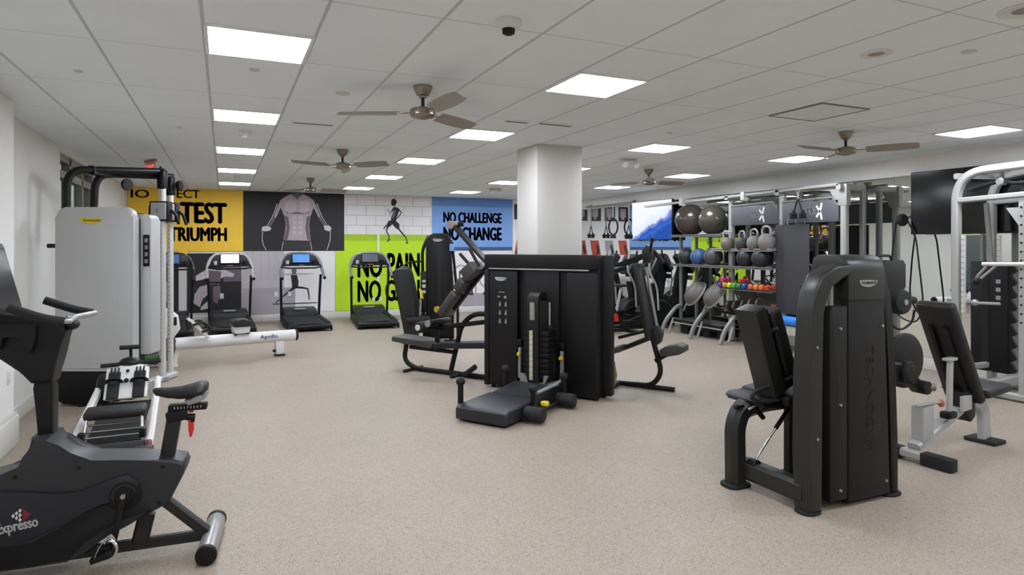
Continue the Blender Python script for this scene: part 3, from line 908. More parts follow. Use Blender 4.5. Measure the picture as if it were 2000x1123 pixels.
# overhead arms
ARMK = BLK
MB().tube(fillet([(.035, .12, 2.0), (.035, .14, 2.62), (.44, 1.36, 2.74)], .2, 8), .042, 14).build('overhead_arm', BLK, cb)
MB().tube(fillet([(.06, .55, 2.1), (.07, .57, 2.62), (.42, 1.62, 2.70)], .2, 8), .042, 14).build('overhead_arm', BLK, cb)
MB().bar([(.125, .40, 2.645), (.12, .74, 2.635)], .09, .10, up=(0, 0, 1)).build('cross_brace', BLK, cb)
MB().lathe([(.001, -.02), (.07, -.02), (.075, 0), (.07, .02), (.001, .02)], T3(.26, .88, 2.52) @ RY(90) @ RX(20), 24).build('pulley', BLK2, cb)
cols_ = ((.447, 1.33, 2.76), (.41, 1.60, 2.70))
for i, (x, y, zt) in enumerate(cols_):
    c_ = MB().tube([(x, y, .06), (x, y, zt - .22)], .045 if i == 0 else .038, 18).build('column', COLM, cb)
    q = MB()
    for k in range(34):
        q.cyl((x, y - (.0465 if i == 0 else .0395), .35 + k * .058), (x, y - .035, .35 + k * .058), .006, n=8)
    q.build('pin_holes', BLK2, c_, smooth=False)
    MB().box((x, y, zt - .13), (.10, .12, .26), bev=.03, seg=3).cyl((x - .02, y, zt - .05), (x - .02, y, zt + .04), .016).build('head_joint', BLK, c_)
    MB().cyl((x, y, 0), (x, y, .07), .085, n=24, bev=.01).build('foot', STEEL, c_)
    g_ = MB().box((x, y - .035, 2.215), (.20, .14, .22), bev=.012).build('carriage', SILV, cb)
    q = MB()
    for s_ in (-1, 1):
        q.box((x, y - .03, 2.215 + s_ * .118), (.225, .125, .02), bev=.008).box((x + s_ * .106, y - .03, 2.215), (.02, .125, .24), bev=.008)
    q.build('bumper', BLK, g_)
    MB().lathe([(.024, 0), (.024, .012), (.01, .014)], T3(x - .01, y - .105, 2.22) @ RX(90), 20).build('pull_knob', CHROME, g_)
    MB().tube(fillet([(x - .1, y - .02, 2.3), (x - .14, y - .02, 2.31), (x - .15, y - .02, 2.25), (x - .15, y - .02, 2.15)], .03), .016, 10).build('pull_handle', BLK, g_)
    MB().tube([(x + .1, y, 2.25), (x + .16, y + .02, 2.18), (x + .19, y + .05, 2.05)], .02, 10).build('swivel_arm', BLK, g_)
MB().lathe([(.001, -.025), (.06, -.025), (.065, 0), (.06, .025), (.001, .025)], T3(.52, 1.62, 2.58) @ RY(90), 24).build('pulley', BLK2, cb)
q = MB().bar([(.42, .3, .04), (.44, 1.62, .04)], .12, .07, up=(0, 0, 1))
q.build('base_beam', SILV, cb)
MB().box((.28, .02, .012), (.06, .06, .024), bev=.005).box((.5, .3, .015), (.06, .06, .03)).box((.06, .2, .015), (.06, .06, .03)).build('levelling_foot', RUB, cb)
MB().tube([(-.06, .16, .13), (.05, .16, .13)], .045).build('transport_wheel', RUB, cb)

# ================================================================== long far rower
rf = thing('rowing_machine', 'white rowing machine with long round rail beyond the cable machine', 'rowing machine', (.9, 10.95, 0), 10)
rail = MB().cyl((-1.95, 0, .315), (.15, 0, .315), .092, n=28).build('rail', WHT, rf)
MB().cyl((.15, 0, .315), (.19, 0, .315), .094, n=28, bev=.012).build('end_cap', BLK2, rail)
LOGOB = mat('logo_blue', '3f57a5', .4)
letters('Apollo', LOGOB, rail, -.41, -.14, .285, .365, .01, M=T3(0, -.0935, 0))
lg_ = MB().prism([(-.17, .27), (-.03, .27), (-.03, .03), (-.15, .03)], -.055, .055, 'xz', bev=.015).build('rear_leg', WHT, rf)
MB().box((-.09, 0, .016), (.15, .14, .03), bev=.008).build('rubber_foot', RUB, lg_)
MB().cyl((-.18, -.05, .09), (-.18, -.02, .09), .025).build('transport_wheel', RUB, lg_)
MB().prism([(-.79, .415), (-.57, .415), (-.555, .52), (-.80, .52)], -.13, .13, 'xz', bev=.015).build('seat_carriage', WHT, rf)
MB().prism([(-.80, .525), (-.555, .525), (-.55, .6), (-.6, .63), (-.68, .615), (-.75, .63), (-.805, .6)], -.17, .17, 'xz', bev=.025, seg=3).build('seat', PAD, rf)
for s_ in (-1, 1):
    MB().box((-.68 + s_ * .09, -.1, .42), (.05, .05, .05), bev=.015).build('seat_wheel', RUB, rf)
MB().prism([(-2.2, .42), (-1.62, .42), (-1.53, .55), (-1.56, .75), (-1.66, .84), (-2.2, .86)], -.17, .17, 'xz', bev=.05, seg=3).build('housing', WHT, rf)
MB().lathe([(.001, -.12), (.23, -.12), (.27, -.08), (.27, .08), (.23, .12), (.001, .12)], T3(-1.85, 0, .32) @ RX(90), 32).build('flywheel_drum', mat('smoked_brown', '4c4038', .25), rf)
MB().box((-1.62, -.175, .67), (.07, .01, .12), bev=.02).build('handle_slot', BLK2, rf)
for s_ in (-1, 1):
    f_ = MB().prism([(-1.42, .66), (-1.38, .68), (-1.14, .40), (-1.18, .38)], s_ * .15 - .05, s_ * .15 + .05, 'xz', bev=.008).build('foot_rest', WHT, rf)
    MB().tube(fillet([(-1.38, s_ * .15 - .06, .6), (-1.24, s_ * .15 - .06, .64), (-1.13, s_ * .15 - .06, .53), (-1.26, s_ * .15 - .06, .49)], .05), .018, 10, closed=False).build('foot_strap', BLK, f_)
MB().bar([(-1.85, 0, .25), (-2.0, -.02, .0)], .1, .1).bar([(-1.6, -.2, .03), (-1.6, .2, .03)], .06, .05, up=(0, 0, 1)).bar([(-1.6, 0, .04), (-1.55, 0, .3)], .07, .07).build('front_leg', WHT, rf)

# ================================================================== treadmills before the murals
def treadmill(loc, rz, label, screen, trim):
    t = thing('treadmill', label, 'treadmill', loc, rz, 'treadmills before the murals')
    MB().prism([(0, .05), (0, .13), (.06, .165), (1.5, .20), (1.9, .2), (1.9, .05)], -.31, .31, 'yz', bev=.01).build('deck', DGREY, t)
    MB().prism([(.03, .161), (.05, .172), (1.38, .205), (1.38, .195)], -.255, .255, 'yz').build('running_belt', RUB, t)
    for s_ in (-1, 1):
        MB().prism([(-.03, .04), (-.03, .12), (.05, .18), (1.5, .225), (1.62, .2), (1.62, .05)], s_ * .36 - .06, s_ * .36 + .06, 'yz', bev=.015).build('side_rail', BLK2, t)
        MB().cyl((s_ * .41, .02, .065), (s_ * .44, .02, .065), .065, n=16, bev=.01).build('rear_foot', RUB, t)
    MB().cyl((-.36, .0, .1), (.36, .0, .1), .045, n=16).build('roller', BLK2, t)
    MB().prism([(1.38, .17), (1.4, .29), (1.5, .34), (1.75, .37), (1.95, .3), (2.0, .1), (2.0, .05), (1.38, .05)], -.37, .37, 'yz', bev=.04, seg=3).build('motor_hood', DGREY, t)
    MB().prism([(1.44, .331), (1.5, .352), (1.56, .36), (1.5, .34)], -.12, .12, 'yz').build('hood_badge', GPRINT, t)
    for s_ in (-1, 1):
        MB().bar([(s_ * .405, 1.45, .15), (s_ * .415, 1.42, .6), (s_ * .43, 1.34, 1.12)], .075, .05, up=(1, 0, 0)).build('upright', BLK, t)
    # arch of the handrails
    pts = [(-.45, .96, 1.06), (-.455, 1.12, 1.13), (-.45, 1.3, 1.25), (-.43, 1.36, 1.38), (-.38, 1.4, 1.5), (-.27, 1.42, 1.585), (0, 1.43, 1.61), (.27, 1.42, 1.585), (.38, 1.4, 1.5), (.43, 1.36, 1.38), (.45, 1.3, 1.25), (.455, 1.12, 1.13), (.45, .96, 1.06)]
    MB().sweep(fillet(pts, .06, 3), [(.034 * cos(2 * pi * i / 10), .024 * sin(2 * pi * i / 10)) for i in range(10)]).build('handrail', trim, t)
    for s_ in (-1, 1):
        MB().ball((s_ * .45, .96, 1.06), .036).build('handrail_end', BLK2, t)
    MB().prism([(-.41, 1.33), (.41, 1.33), (.38, 1.48), (.28, 1.57), (0, 1.595), (-.28, 1.57), (-.38, 1.48)], 1.38, 1.44, 'xz', bev=.012).build('console', DGREY, t)
    MB().box((0, 1.345, 1.49), (.40, .03, .225), RX(-8), .01).build('screen_frame', BLK2, t)
    s1 = MB().box((0, 1.327, 1.492), (.36, .004, .185), RX(-8)).build('screen', screen, t, smooth=False)
    MB().bar([(-.42, 1.3, 1.335), (.42, 1.3, 1.335)], .035, .08, up=(0, 1, 0)).build('control_shelf', BLK, t)
    MB().tube(fillet([(-.43, 1.28, 1.3), (-.3, 1.2, 1.275), (.3, 1.2, 1.275), (.43, 1.28, 1.3)], .06), .018, 10).build('front_grip', BLK2, t)
    MB().box((0, 1.25, 1.34), (.12, .02, .03), bev=.006).build('stop_key', mat('stop_key_red', '7c3a2e', .4), t)
    for s_ in (-1, 1):
        MB().cyl((s_ * .29, 1.33, 1.36), (s_ * .29, 1.33, 1.44), .035, n=16).build('bottle_well', SILV if s_ < 0 else BLK2, t)
    return t
BLUS = mat('lit_blue_screen', '1c6fb0', .2, emit=.55, vary=.5, scale=7)
WHS = mat('lit_white_screen', 'ffffff', .2, emit=1.1, vary=0)
DBS = mat('dim_blue_screen', '34567e', .2, emit=.5, vary=.1)
OFS = mat('dull_screen', '5d5f66', .15, vary=.05)
treadmill((-.97, 13.75, 0), 3, 'treadmill with dim blue screen, half hidden by the cable machine', DBS, CHARL)
treadmill((.16, 13.9, 0), 2, 'treadmill with blank white screen and pale handrail', WHS, ALU)
treadmill((1.62, 13.72, 0), 2, 'treadmill with bright blue screen before the lunge photo', BLUS, TGREY)
treadmill((3.0, 13.6, 0), -4, 'treadmill with unlit screen before the lime mural', OFS, TGREY)
# ================================================================== wide black multi station in the middle
mg = thing('multi_gym', 'wide black multi-station weight machine in front of the column', 'weight machine', (2.97, 7.46, 0), -55.5)
hs = MB().span((0, .06, .03), (1.53, .15, 1.66), .012).build('housing', BLK2, mg)
MB().span((0, 0, 1.495), (1.53, .07, 1.66), .012).build('header_panel', BLK, mg)
MB().span((.07, -.006, 1.474), (1.43, .03, 1.492), .004).build('trim_strip', STEEL, mg)
MB().span((0, .0, .03), (.07, .07, 1.47), .01).build('edge_panel', BLK, mg)
lp = MB().span((.075, .004, .05), (.482, .06, 1.455), .01).build('front_panel', BLK, mg)
MB().span((.57, .02, .05), (1.04, .06, 1.47), .008).build('middle_panel', BLK, mg)
MB().span((1.145, .004, .03), (1.53, .06, 1.455), .01).build('front_panel', BLK, mg)
MB().span((.03, .185, .03), (1.625, .305, 1.655), .02).build('rear_housing', BLK, mg)
MB().span((.06, .14, .06), (1.5, .2, 1.6)).build('core', BLK2, mg)
q = MB()
for x in (.1, .8, 1.5):
    for y in (.06, .27):
        q.cyl((x, y, 0), (x, y, .04), .025)
q.build('levelling_foot', RUB, mg)
def badge(parent, x, z, wd, y, m1, m2, M=None):
    h = wd * .2
    pts = [(-.5, .9), (-.2, 1.0), (.15, .95), (.5, .7), (.42, -.1), (.2, -.75), (0, -.9), (-.2, -.75), (-.36, -.5), (-.44, .1)]
    q = MB().prism([(x + p[0] * wd, z + p[1] * h * .7) for p in pts], y - .004, y + .002, 'xz')
    if M: bmesh.ops.transform(q.bm, matrix=M, verts=q.bm.verts[:])
    b_ = q.build('badge', m1, parent, smooth=False)
    letters('TECHNOGYM', m2, b_, x - wd * .38, x + wd * .4, z - h * .12, z + h * .4, .01, M=(M or Matrix.Identity(4)) @ T3(0, y - .004, 0), depth=.0015)
badge(lp, .245, 1.355, .17, .003, PRINT, BLK)
q = MB()
for i in range(3):
    for j in range(2):
        x, z = .235 + j * .085, 1.02 - i * .105
        q.span((x - .012, -.001, z), (x + .012, .004, z + .045)).span((x - .006, -.001, z + .048), (x + .008, .004, z + .06)).span((x - .02, -.001, z + .012), (x - .01, .004, z + .02))
q.span((.2, -.001, 1.13), (.235, .004, 1.15)).span((.29, -.001, 1.12), (.33, .004, 1.15)).span((.215, -.001, 1.19), (.30, .004, 1.2))
q.build('exercise_chart', GPRINT, lp, smooth=False)
# weight shroud and stack
sh_out = [(-.33, .2), (-.33, 1.10), (-.32, 1.17), (-.29, 1.215), (-.24, 1.235), (-.16, 1.235), (-.1, 1.2), (-.08, 1.12), (-.12, 1.15), (-.17, 1.19), (-.23, 1.19), (-.27, 1.16), (-.285, 1.1), (-.285, .2)]
shd = MB().prism(sh_out, .81, .955, 'yz', bev=.006).build('stack_shroud', CHAR, mg)
MB().span((.85, -.336, .92), (.91, -.329, 1.12), .002).build('label_plate', GPRINT, shd)
st = MB()
for k in range(9):
    st.span((.74, -.285, .24 + k * .062), (1.06, -.09, .296 + k * .062), .004)
stk = st.build('weight_stack', BLK2, mg)
q = MB().span((.845, -.337, .24), (.885, -.33, .80))
num = q.build('weight_scale', PRINT, stk, smooth=False)
q = MB()
for k in range(9):
    q.span((.852, -.3385, .255 + k * .062), (.878, -.336, .275 + k * .062))
q.build('scale_numbers', mat('scale_yellow', 'b7a23a', .5), num, smooth=False)
MB().cyl((1.03, -.19, .8), (1.03, -.19, 1.12), .012).cyl((.78, -.19, .8), (.78, -.19, .95), .012).build('guide_rod', CHROME, stk)
for x in (.78, 1.03):
    MB().cyl((x, -.19, .78), (x, -.19, .86), .03, n=16, bev=.006).build('rod_cap', BLK2, stk)
q = MB().span((.7, -.345, .15), (1.1, -.08, .205), .006)
br = q.build('stack_base', STEEL, mg)
for x, s_ in ((.72, 1), (1.08, -1)):
    MB().prism([(x - .05 * (s_ < 0), .2), (x + .05 * (s_ > 0) + .06 * s_, .2), (x + .05 * s_, .3), (x, .3)], -.335, -.3, 'xz').build('gusset', STEEL, br)
for x in (.525, 1.09):
    v_ = MB().span((x - .018, -.02, .17), (x + .018, .03, .54), .004).build('slide_rail', STEEL, mg)
    MB().lathe([(.022, 0), (.028, .01), (.02, .03), (.001, .032)], T3(x, -.02, .46) @ RX(90), 16).build('selector_knob', YEL, v_)
    MB().box((x + .01, -.01, .6), (.07, .08, .08), bev=.02).build('cable_block', BLK2, v_)
# platform
Mp = T3(.93, 0, 0)
ptf = MB().prism([(-1.46, .03), (-1.46, .135), (-1.42, .165), (-.85, .175), (-.85, .03)], .625, 1.235, 'yz', bev=.02, seg=3).build('foot_platform', DGREY, mg)
MB().prism([(-.84, .05), (-.84, .176), (-.36, .215), (-.36, .05)], .66, 1.20, 'yz', bev=.012).build('step', DGREY, mg)
MB().span((.67, -1.40, .0), (1.19, -.3, .035)).build('platform_base', BLK2, mg)
MB().span((.7, -.4, .03), (1.14, .05, .15), .01).build('platform_link', BLK2, mg)
for (x, y, zt) in ((.60, -1.33, .37), (.60, -.45, .36), (1.27, -1.0, .31), (1.29, -.35, .33)):
    p_ = MB().bar([(x, y, .03), (x, y, zt - .03)], .05, .05).build('side_post', BLK, mg)
    MB().ball((x, y, zt), .048, (1, 1, .9)).build('post_knob', RUB, p_)
for y in (-1.12, -.42):
    MB().cyl((1.25, y, .09), (1.46, y, .09), .075, n=24, bev=.02).build('foot_roller', RUB, mg)
MB().bar([(1.28, -1.2, .06), (1.28, -.2, .06)], .05, .05, up=(0, 0, 1)).build('side_beam', BLK, mg)
MB().cyl((1.33, -.86, .12), (1.33, -.86, .16), .045, n=16, bev=.008).build('adjuster_knob', YEL, mg)
MB().tube([(1.2, -.8, .22), (1.24, -.5, .25), (1.26, -.3, .28)], .02).build('pull_handle', STEEL, mg)
# left station: bench, frame and reclined pads
YL = .36
MB().prism([(-1.72, .41), (-1.72, .46), (-1.70, .485), (-1.04, .46), (-1.0, .43), (-1.0, .375), (-1.06, .36)], YL - .16, YL + .16, 'xz', bev=.018, seg=3).build('seat', PADG, mg)
MB().prism([(-.99, .36), (-.99, .43), (-.05, .52), (-.05, .44)], YL - .14, YL + .14, 'xz', bev=.015).build('bench_pad', PAD, mg)
MB().tube(fillet([(-1.57, YL, .38), (-1.62, YL, .13), (-1.42, YL, .035), (.1, YL, .035)], .14), .034, 12).build('frame_tube', BLK, mg)
MB().tube(fillet([(-.80, YL + .02, .05), (-.62, YL + .02, .70), (-.42, YL + .02, .86), (.05, YL, .87)], .15), .034, 12).build('frame_tube', BLK, mg)
MB().bar([(-1.5, YL, .33), (-.72, YL, .32)], .05, .06).bar([(-1.02, YL, .32), (-1.02, YL, .7)], .05, .06).bar([(-1.05, YL, .63), (.02, YL, .80)], .06, .07).build('crossbar', BLK, mg)
q = MB().tube([(-.52, YL - .06, .04), (-.3, YL - .12, .18)], .035, 12)
q.build('foot_lever', RUB, mg)
q = MB().tube([(-1.45, YL - .2, .02), (-1.45, YL + .2, .02)], .022)
q.tube([(-.65, YL - .18, .022), (-.65, YL + .2, .022)], .022).build('floor_foot', RUB, mg)
for (y0, y1) in ((YL - .33, YL - .07), (YL + .07, YL + .33)):
    r_ = MB().cyl((-1.09, y0, .665), (-1.09, y1, .665), .078, n=24, bev=.02).build('thigh_roller', RUB, mg)
    MB().cyl((-1.09, y0 - .012, .665), (-1.09, y0 + .005, .665), .04, n=20).build('roller_cap', OFFW, r_)
MB().cyl((-.96, YL - .28, .72), (-.96, YL + .2, .72), .05, n=20, bev=.015).build('pivot', BLK2, mg)
MB().cyl((-.96, YL - .295, .72), (-.96, YL - .275, .72), .045, n=20).build('pivot_cap', STEEL, mg)
def padbox(a, b, wd, th, yc, m_, name):
    a = V((a[0], 0, a[1])); b = V((b[0], 0, b[1]))
    d = b - a
    ang = math.degrees(math.atan2(d.z, d.x))
    c = (a + b) / 2
    return MB().box((c.x, yc, c.z), (d.length, wd, th), RY(-ang), min(th, .1) * .32, 3).build(name, m_, mg)
padbox((-.89, .83), (-.63, 1.14), .30, .115, YL, PADG, 'backrest_pad')
padbox((-.615, 1.17), (-.5, 1.32), .30, .13, YL, PADG, 'lumbar_pad')
padbox((-.5, 1.36), (-.32, 1.50), .3, .18, YL, PADG, 'head_pad')
MB().bar([(-.75, YL + .03, .9), (-.2, YL + .06, 1.52), (.05, YL, 1.52)], .05, .06).build('backrest_frame', BLK, mg)
MB().tube([(-.56, YL - .1, 1.66), (-.3, YL - .1, 1.42)], .022).tube([(-.4, YL - .1, 1.72), (-.25, YL - .1, 1.5)], .022).build('pull_grip', RUB, mg)
arm = MB().bar([(-.70, YL - .02, 2.03), (-.23, YL - .05, 1.62), (.05, YL - .06, 1.38)], .11, .055, up=(.65, 0, .76)).build('press_arm', CHARL, mg)
MB().cyl((-.73, YL - .10, 2.05), (-.73, YL + .06, 2.05), .055, n=24, bev=.008).build('arm_end', mat('worn_tan', '8f857b', .4), arm)
MB().box((-.64, YL + .03, 2.06), (.07, .06, .07), bev=.015).build('arm_stop', BLK2, arm)
# right station
YR = .93
MB().bar([(1.5, .2, 1.45), (1.5, YR, 1.48)], .06, .07, up=(0, 0, 1)).build('rear_link', BLK, mg)
MB().bar([(1.5, .2, .5), (1.5, YR, .5)], .06, .07, up=(0, 0, 1)).build('rear_link', BLK, mg)
MB().bar([(1.38, YR, 1.50), (1.80, YR, 1.66)], .07, .05).build('press_arm', BLK, mg)
MB().prism([(1.76, 1.56), (1.74, 1.70), (1.80, 1.78), (1.86, 1.75), (1.89, 1.60), (1.83, 1.55)], YR - .06, YR + .04, 'xz', bev=.012).build('arm_plate', CHARL, mg)
MB().tube([(1.85, YR - .06, 1.70), (1.92, YR - .16, 1.87)], .018).tube([(1.86, YR + .05, 1.70), (1.98, YR + .05, 1.56)], .026).build('press_grip', RUB, mg)
padbox((1.685, 1.55), (1.86, .62), .24, .07, YR - .05, PAD, 'backrest')
MB().bar([(1.76, YR + .05, 1.5), (1.93, YR + .05, .62)], .03, .04).build('backrest_frame', STEEL, mg)
MB().bar([(1.4, YR, .44), (1.86, YR, .65)], .06, .06).bar([(1.4, YR + .05, .60), (1.86, YR + .05, .74)], .04, .035).build('crossbar', CHARL, mg)
MB().prism([(1.86, .60), (1.85, .74), (1.94, .80), (2.0, .70), (1.98, .6), (1.92, .55)], YR - .07, YR + .03, 'xz', bev=.01).build('pivot_plate', CHARL, mg)
MB().prism([(1.99, .44), (1.98, .51), (2.05, .56), (2.2, .60), (2.28, .575), (2.28, .51), (2.22, .475), (2.08, .44)], YR - .13, YR + .11, 'xz', bev=.025, seg=3).build('seat', PADG, mg)
MB().bar([(1.9, YR, .36), (2.08, YR, .47)], .05, .06).build('seat_arm', BLK, mg)
MB().tube(fillet([(1.86, YR, .64), (1.98, YR, .22), (1.86, YR, .05), (1.35, YR, .035)], .12), .032, 12).tube([(1.5, YR, .035), (2.13, YR + .02, .03)], .03, 12).build('frame_tube', BLK, mg)
MB().tube([(1.42, .28, .035), (1.42, YR, .035)], .03).build('floor_tube', BLK, mg)
q = MB()
for k in range(7):
    q.tube(fillet([(1.56, .36 + .008 * k, .44), (1.56 + .01 * k, .37, .25), (1.6, .37 + .01 * k, .10 + .02 * k), (1.58, .4, .4)], .05), .006, 6)
q.build('hanging_strap', mat('strap_olive', '8d8a4e', .6), mg)

# ================================================================== tall machine behind the bench station
tb = thing('weight_machine', 'tall black weight tower behind the bench, before the blue mural', 'weight machine', (3.55, 11.34, 0), -15)
out = [(-.17, .05), (-.17, 1.88), (-.13, 1.96), (-.03, 2.0), (.16, 2.0), (.25, 1.97), (.29, 1.88), (.34, .9), (.35, .05)]
tw = MB().prism(out, 0, .3, 'xz', bev=.03, seg=3).build('tower', BLK2, tb)
MB().prism([(-.10, .1), (-.10, 1.86), (-.04, 1.93), (.14, 1.93), (.2, 1.86), (.25, .1)], -.015, .01, 'xz', bev=.008).build('front_cover', BLK, tb)
MB().span((.025, -.02, .64), (.095, -.012, 1.58), .002).build('stack_slot', RUB, tw)
badge(tw, .045, 1.87, .19, -.014, PRINT, BLK)
MB().tube(fillet([(-.2, .1, .03), (-.24, .08, 1.7), (-.12, .08, 1.95)], .15), .03).build('side_tube', BLK, tb)
MB().tube(fillet([(.2, .1, 1.95), (.31, .08, 1.85), (.42, .1, .75), (.42, .1, .03)], .12), .026).build('side_tube', BLK, tb)
for z0, z1 in ((1.1, 1.14), (1.0, 1.06), (.9, .95)):
    MB().span((-.24, -.02, z0), (-.18, .02, z1)).build('instruction_label', PRINT, tb, smooth=False)
MB().span((-.27, -.005, .55), (-.16, .1, 1.3), .01).build('side_cover', BLK, tb)
MB().box((.3, -.01, 1.74), (.08, .01, .13), bev=.002).build('chart_plate', PBU, tb)
MB().lathe([(.06, 0), (.06, .03), (.001, .035)], T3(.03, -.02, .6) @ RX(90), 20).build('selector_knob', mat('selector_gold', 'b59a35', .35), tb)
MB().prism([(-.78, 1.30), (-.70, 1.36), (-.50, 1.36), (-.46, 1.30), (-.30, .15), (-.56, .15)], -.25, -.12, 'xz', bev=.03, seg=3).build('backrest', PAD, tb)
MB().prism([(-.70, 1.33), (-.6, 1.40), (-.45, 1.38), (-.40, 1.25), (-.20, .3), (-.35, .3)], -.12, .02, 'xz', bev=.03, seg=3).build('side_shield', DGREY, tb)
MB().span((-.55, -.35, .40), (-.1, .05, .5), .03).build('seat', PAD, tb)
MB().tube(fillet([(-.62, -.05, 1.34), (-.5, -.03, 1.47), (-.25, .05, 1.48)], .06), .02).build('pull_bar', BLK, tb)
MB().prism([(-.31, 1.0), (-.25, .97), (-.22, .80), (-.27, .82)], -.14, -.125, 'xz').build('weight_marker', YEL, tb)
MB().bar([(-.5, -.15, .3), (-.5, -.15, .03)], .07, .07).bar([(-.6, -.15, .03), (.4, -.15, .03)], .07, .06, up=(0, 0, 1)).bar([(.3, -.3, .03), (.3, .3, .03)], .07, .06, up=(0, 0, 1)).build('base_frame', BLK, tb)
MB().tube([(-.30, -.18, .25), (-.27, -.16, .8)], .02).build('cable_rod', STEEL, tb)

# ================================================================== leg extension machine, right front
le = thing('leg_extension_machine', 'large dark grey leg machine with black disc, nearest on the right', 'weight machine', (3.46, 3.0, 0))
# arch frame: two posts joined over the top
# left post flares to the floor
lt = [(.012, .02), (.005, .30), (.01, .8), (.03, 1.36), (.055, 1.46), (.11, 1.55), (.20, 1.605), (.36, 1.63)]
fr1 = MB()
def ribbon(q, pts, widths, y0, y1):
    L_, R_ = [], []
    for i, p in enumerate(pts):
        a = V(pts[max(i - 1, 0)]); b2 = V(pts[min(i + 1, len(pts) - 1)])
        t = (b2 - a).normalized()
        L_.append((p[0] - t.y * widths[i], p[1] + t.x * widths[i])); R_.append((p[0] + t.y * widths[i], p[1] - t.x * widths[i]))
    return q.prism(L_ + R_[::-1], y0, y1, 'xz', bev=.018, seg=3)
ribbon(fr1, [(.062, .02), (.055, .4), (.06, .9), (.075, 1.32), (.10, 1.44), (.16, 1.54), (.26, 1.59), (.40, 1.605)], [.055, .055, .053, .05, .048, .045, .04, .035], -.01, .13)
fr1.build('left_post', CHARL, le)
fr2 = MB()
ribbon(fr2, [(.85, .02), (.835, .4), (.81, .9), (.775, 1.32), (.76, 1.44), (.72, 1.55), (.65, 1.6)], [.035, .035, .035, .034, .033, .032, .03], .0, .12)
fr2.build('right_post', BLK, le)
q = MB().prism([(.37, .03), (.37, 1.40), (.735, 1.40), (.795, .03)], -.005, .3, 'xz', bev=.02, seg=2)
cvr = q.build('rear_cover', CHAR, le)
tp = MB().prism([(-.008, 1.395), (-.008, 1.60), (.005, 1.65), (.04, 1.685), (.1, 1.70), (.24, 1.70), (.28, 1.68), (.30, 1.62), (.30, 1.395)], .365, .73, 'yz', bev=.012, seg=2).build('top_cover', CHARL, le)
badge(tp, .555, 1.505, .185, -.009, GPRINT, CHARL)
MB().prism([(.20, .06), (.20, 1.33), (.22, 1.36), (.365, 1.36), (.365, .06)], .0, .28, 'xz', bev=.012).build('side_cover', CHAR, le)
MB().span((.14, .05, .05), (.22, .2, 1.5), .01).build('inner_cover', BLK2, le)
MB().prism([(.77, .2), (.72, 1.5), (.765, 1.5), (.825, .2)], .06, .24, 'xz', bev=.01).build('inner_cover', BLK2, le)
MB().cyl((.30, .08, 1.36), (.30, .08, 1.58), .018).cyl((.25, .08, 1.36), (.25, .08, 1.58), .012).build('guide_rod', STEEL, le)
MB().span((.24, .06, 1.50), (.72, .16, 1.58), .02).build('top_bridge', CHARL, le)
for p in ((.29, 1.21, .012), (.29, .13, .012), (.70, 1.21, .014), (.74, .13, .014), (.29, .7, .012), (.07, .5, .016), (.065, 1.1, .016)):
    MB().cyl((p[0], .002, p[1]), (p[0], -p[2], p[1]), .009, n=12).build('bolt', STEEL, cvr)
letters('TECHNOGYM', CHAR, cvr, -.36, .36, -.035, .035, 0, M=T3(.58, -.0055, .72) @ RY(90), depth=.002)
for x, y in ((.07, .06), (.86, .06), (.86, .6)):
    MB().prism(rr_out(x - .085, x + .07, y - .07, y + .07, .05), 0, .022, 'xy', bev=.006).build('floor_foot', RUB, le)
MB().bar([(.06, .06, .13), (.04, .63, .13)], .12, .14, up=(0, 0, 1)).build('base_beam', CHARL, le)
MB().bar([(.8, .12, .13), (.86, .66, .13)], .1, .12, up=(0, 0, 1)).build('base_beam', CHARL, le)
MB().bar([(.1, .2, .13), (.8, .2, .13)], .1, .08, up=(0, 0, 1)).build('base_beam', BLK, le)
# rear-left curved leg carrying the seat
arc = MB().bar(fillet([(-.03, .62, .0), (-.035, .62, .44), (.02, .62, .56), (.2, .60, .60), (.4, .6, .60)], .16, 8), .14, .13, up=(0, 1, 0), c=.25).build('rear_leg', CHARL, le)
MB().prism([(.03, .565), (.14, .602), (.13, .612), (.02, .578)], .545, .69, 'xz').build('leg_plate', OFFW, arc)
MB().prism(rr_out(-.13, .07, .54, .70, .05), 0, .025, 'xy', bev=.006).build('floor_foot', RUB, le)
MB().bar([(.53, .62, .03), (.53, .62, .6)], .1, .1, up=(0, 1, 0), c=.25).build('seat_post', BLK, le)
MB().prism(rr_out(.45, .62, .55, .69, .05), 0, .022, 'xy', bev=.006).build('floor_foot', RUB, le)
# gas strut
q = MB().cyl((.03, .50, .20), (.25, .50, .43), .008).build('gas_rod', CHROME, le)
MB().cyl((.24, .50, .42), (.46, .50, .64), .016, n=14).build('gas_strut', BLK2, le)
MB().cyl((.03, .46, .19), (.03, .54, .19), .035, n=18, bev=.006).build('strut_pivot', BLK2, le)
# seat
MB().box((.48, .60, .665), (.52, .46, .075), RY(-6), .025, 3).build('seat', PAD, le)
MB().prism([(.03, .635), (.07, .66), (.2, .66), (.6, .60), (.62, .575), (.3, .58), (.06, .6)], .42, .80, 'xz', bev=.012).build('seat_tray', BLK, le)
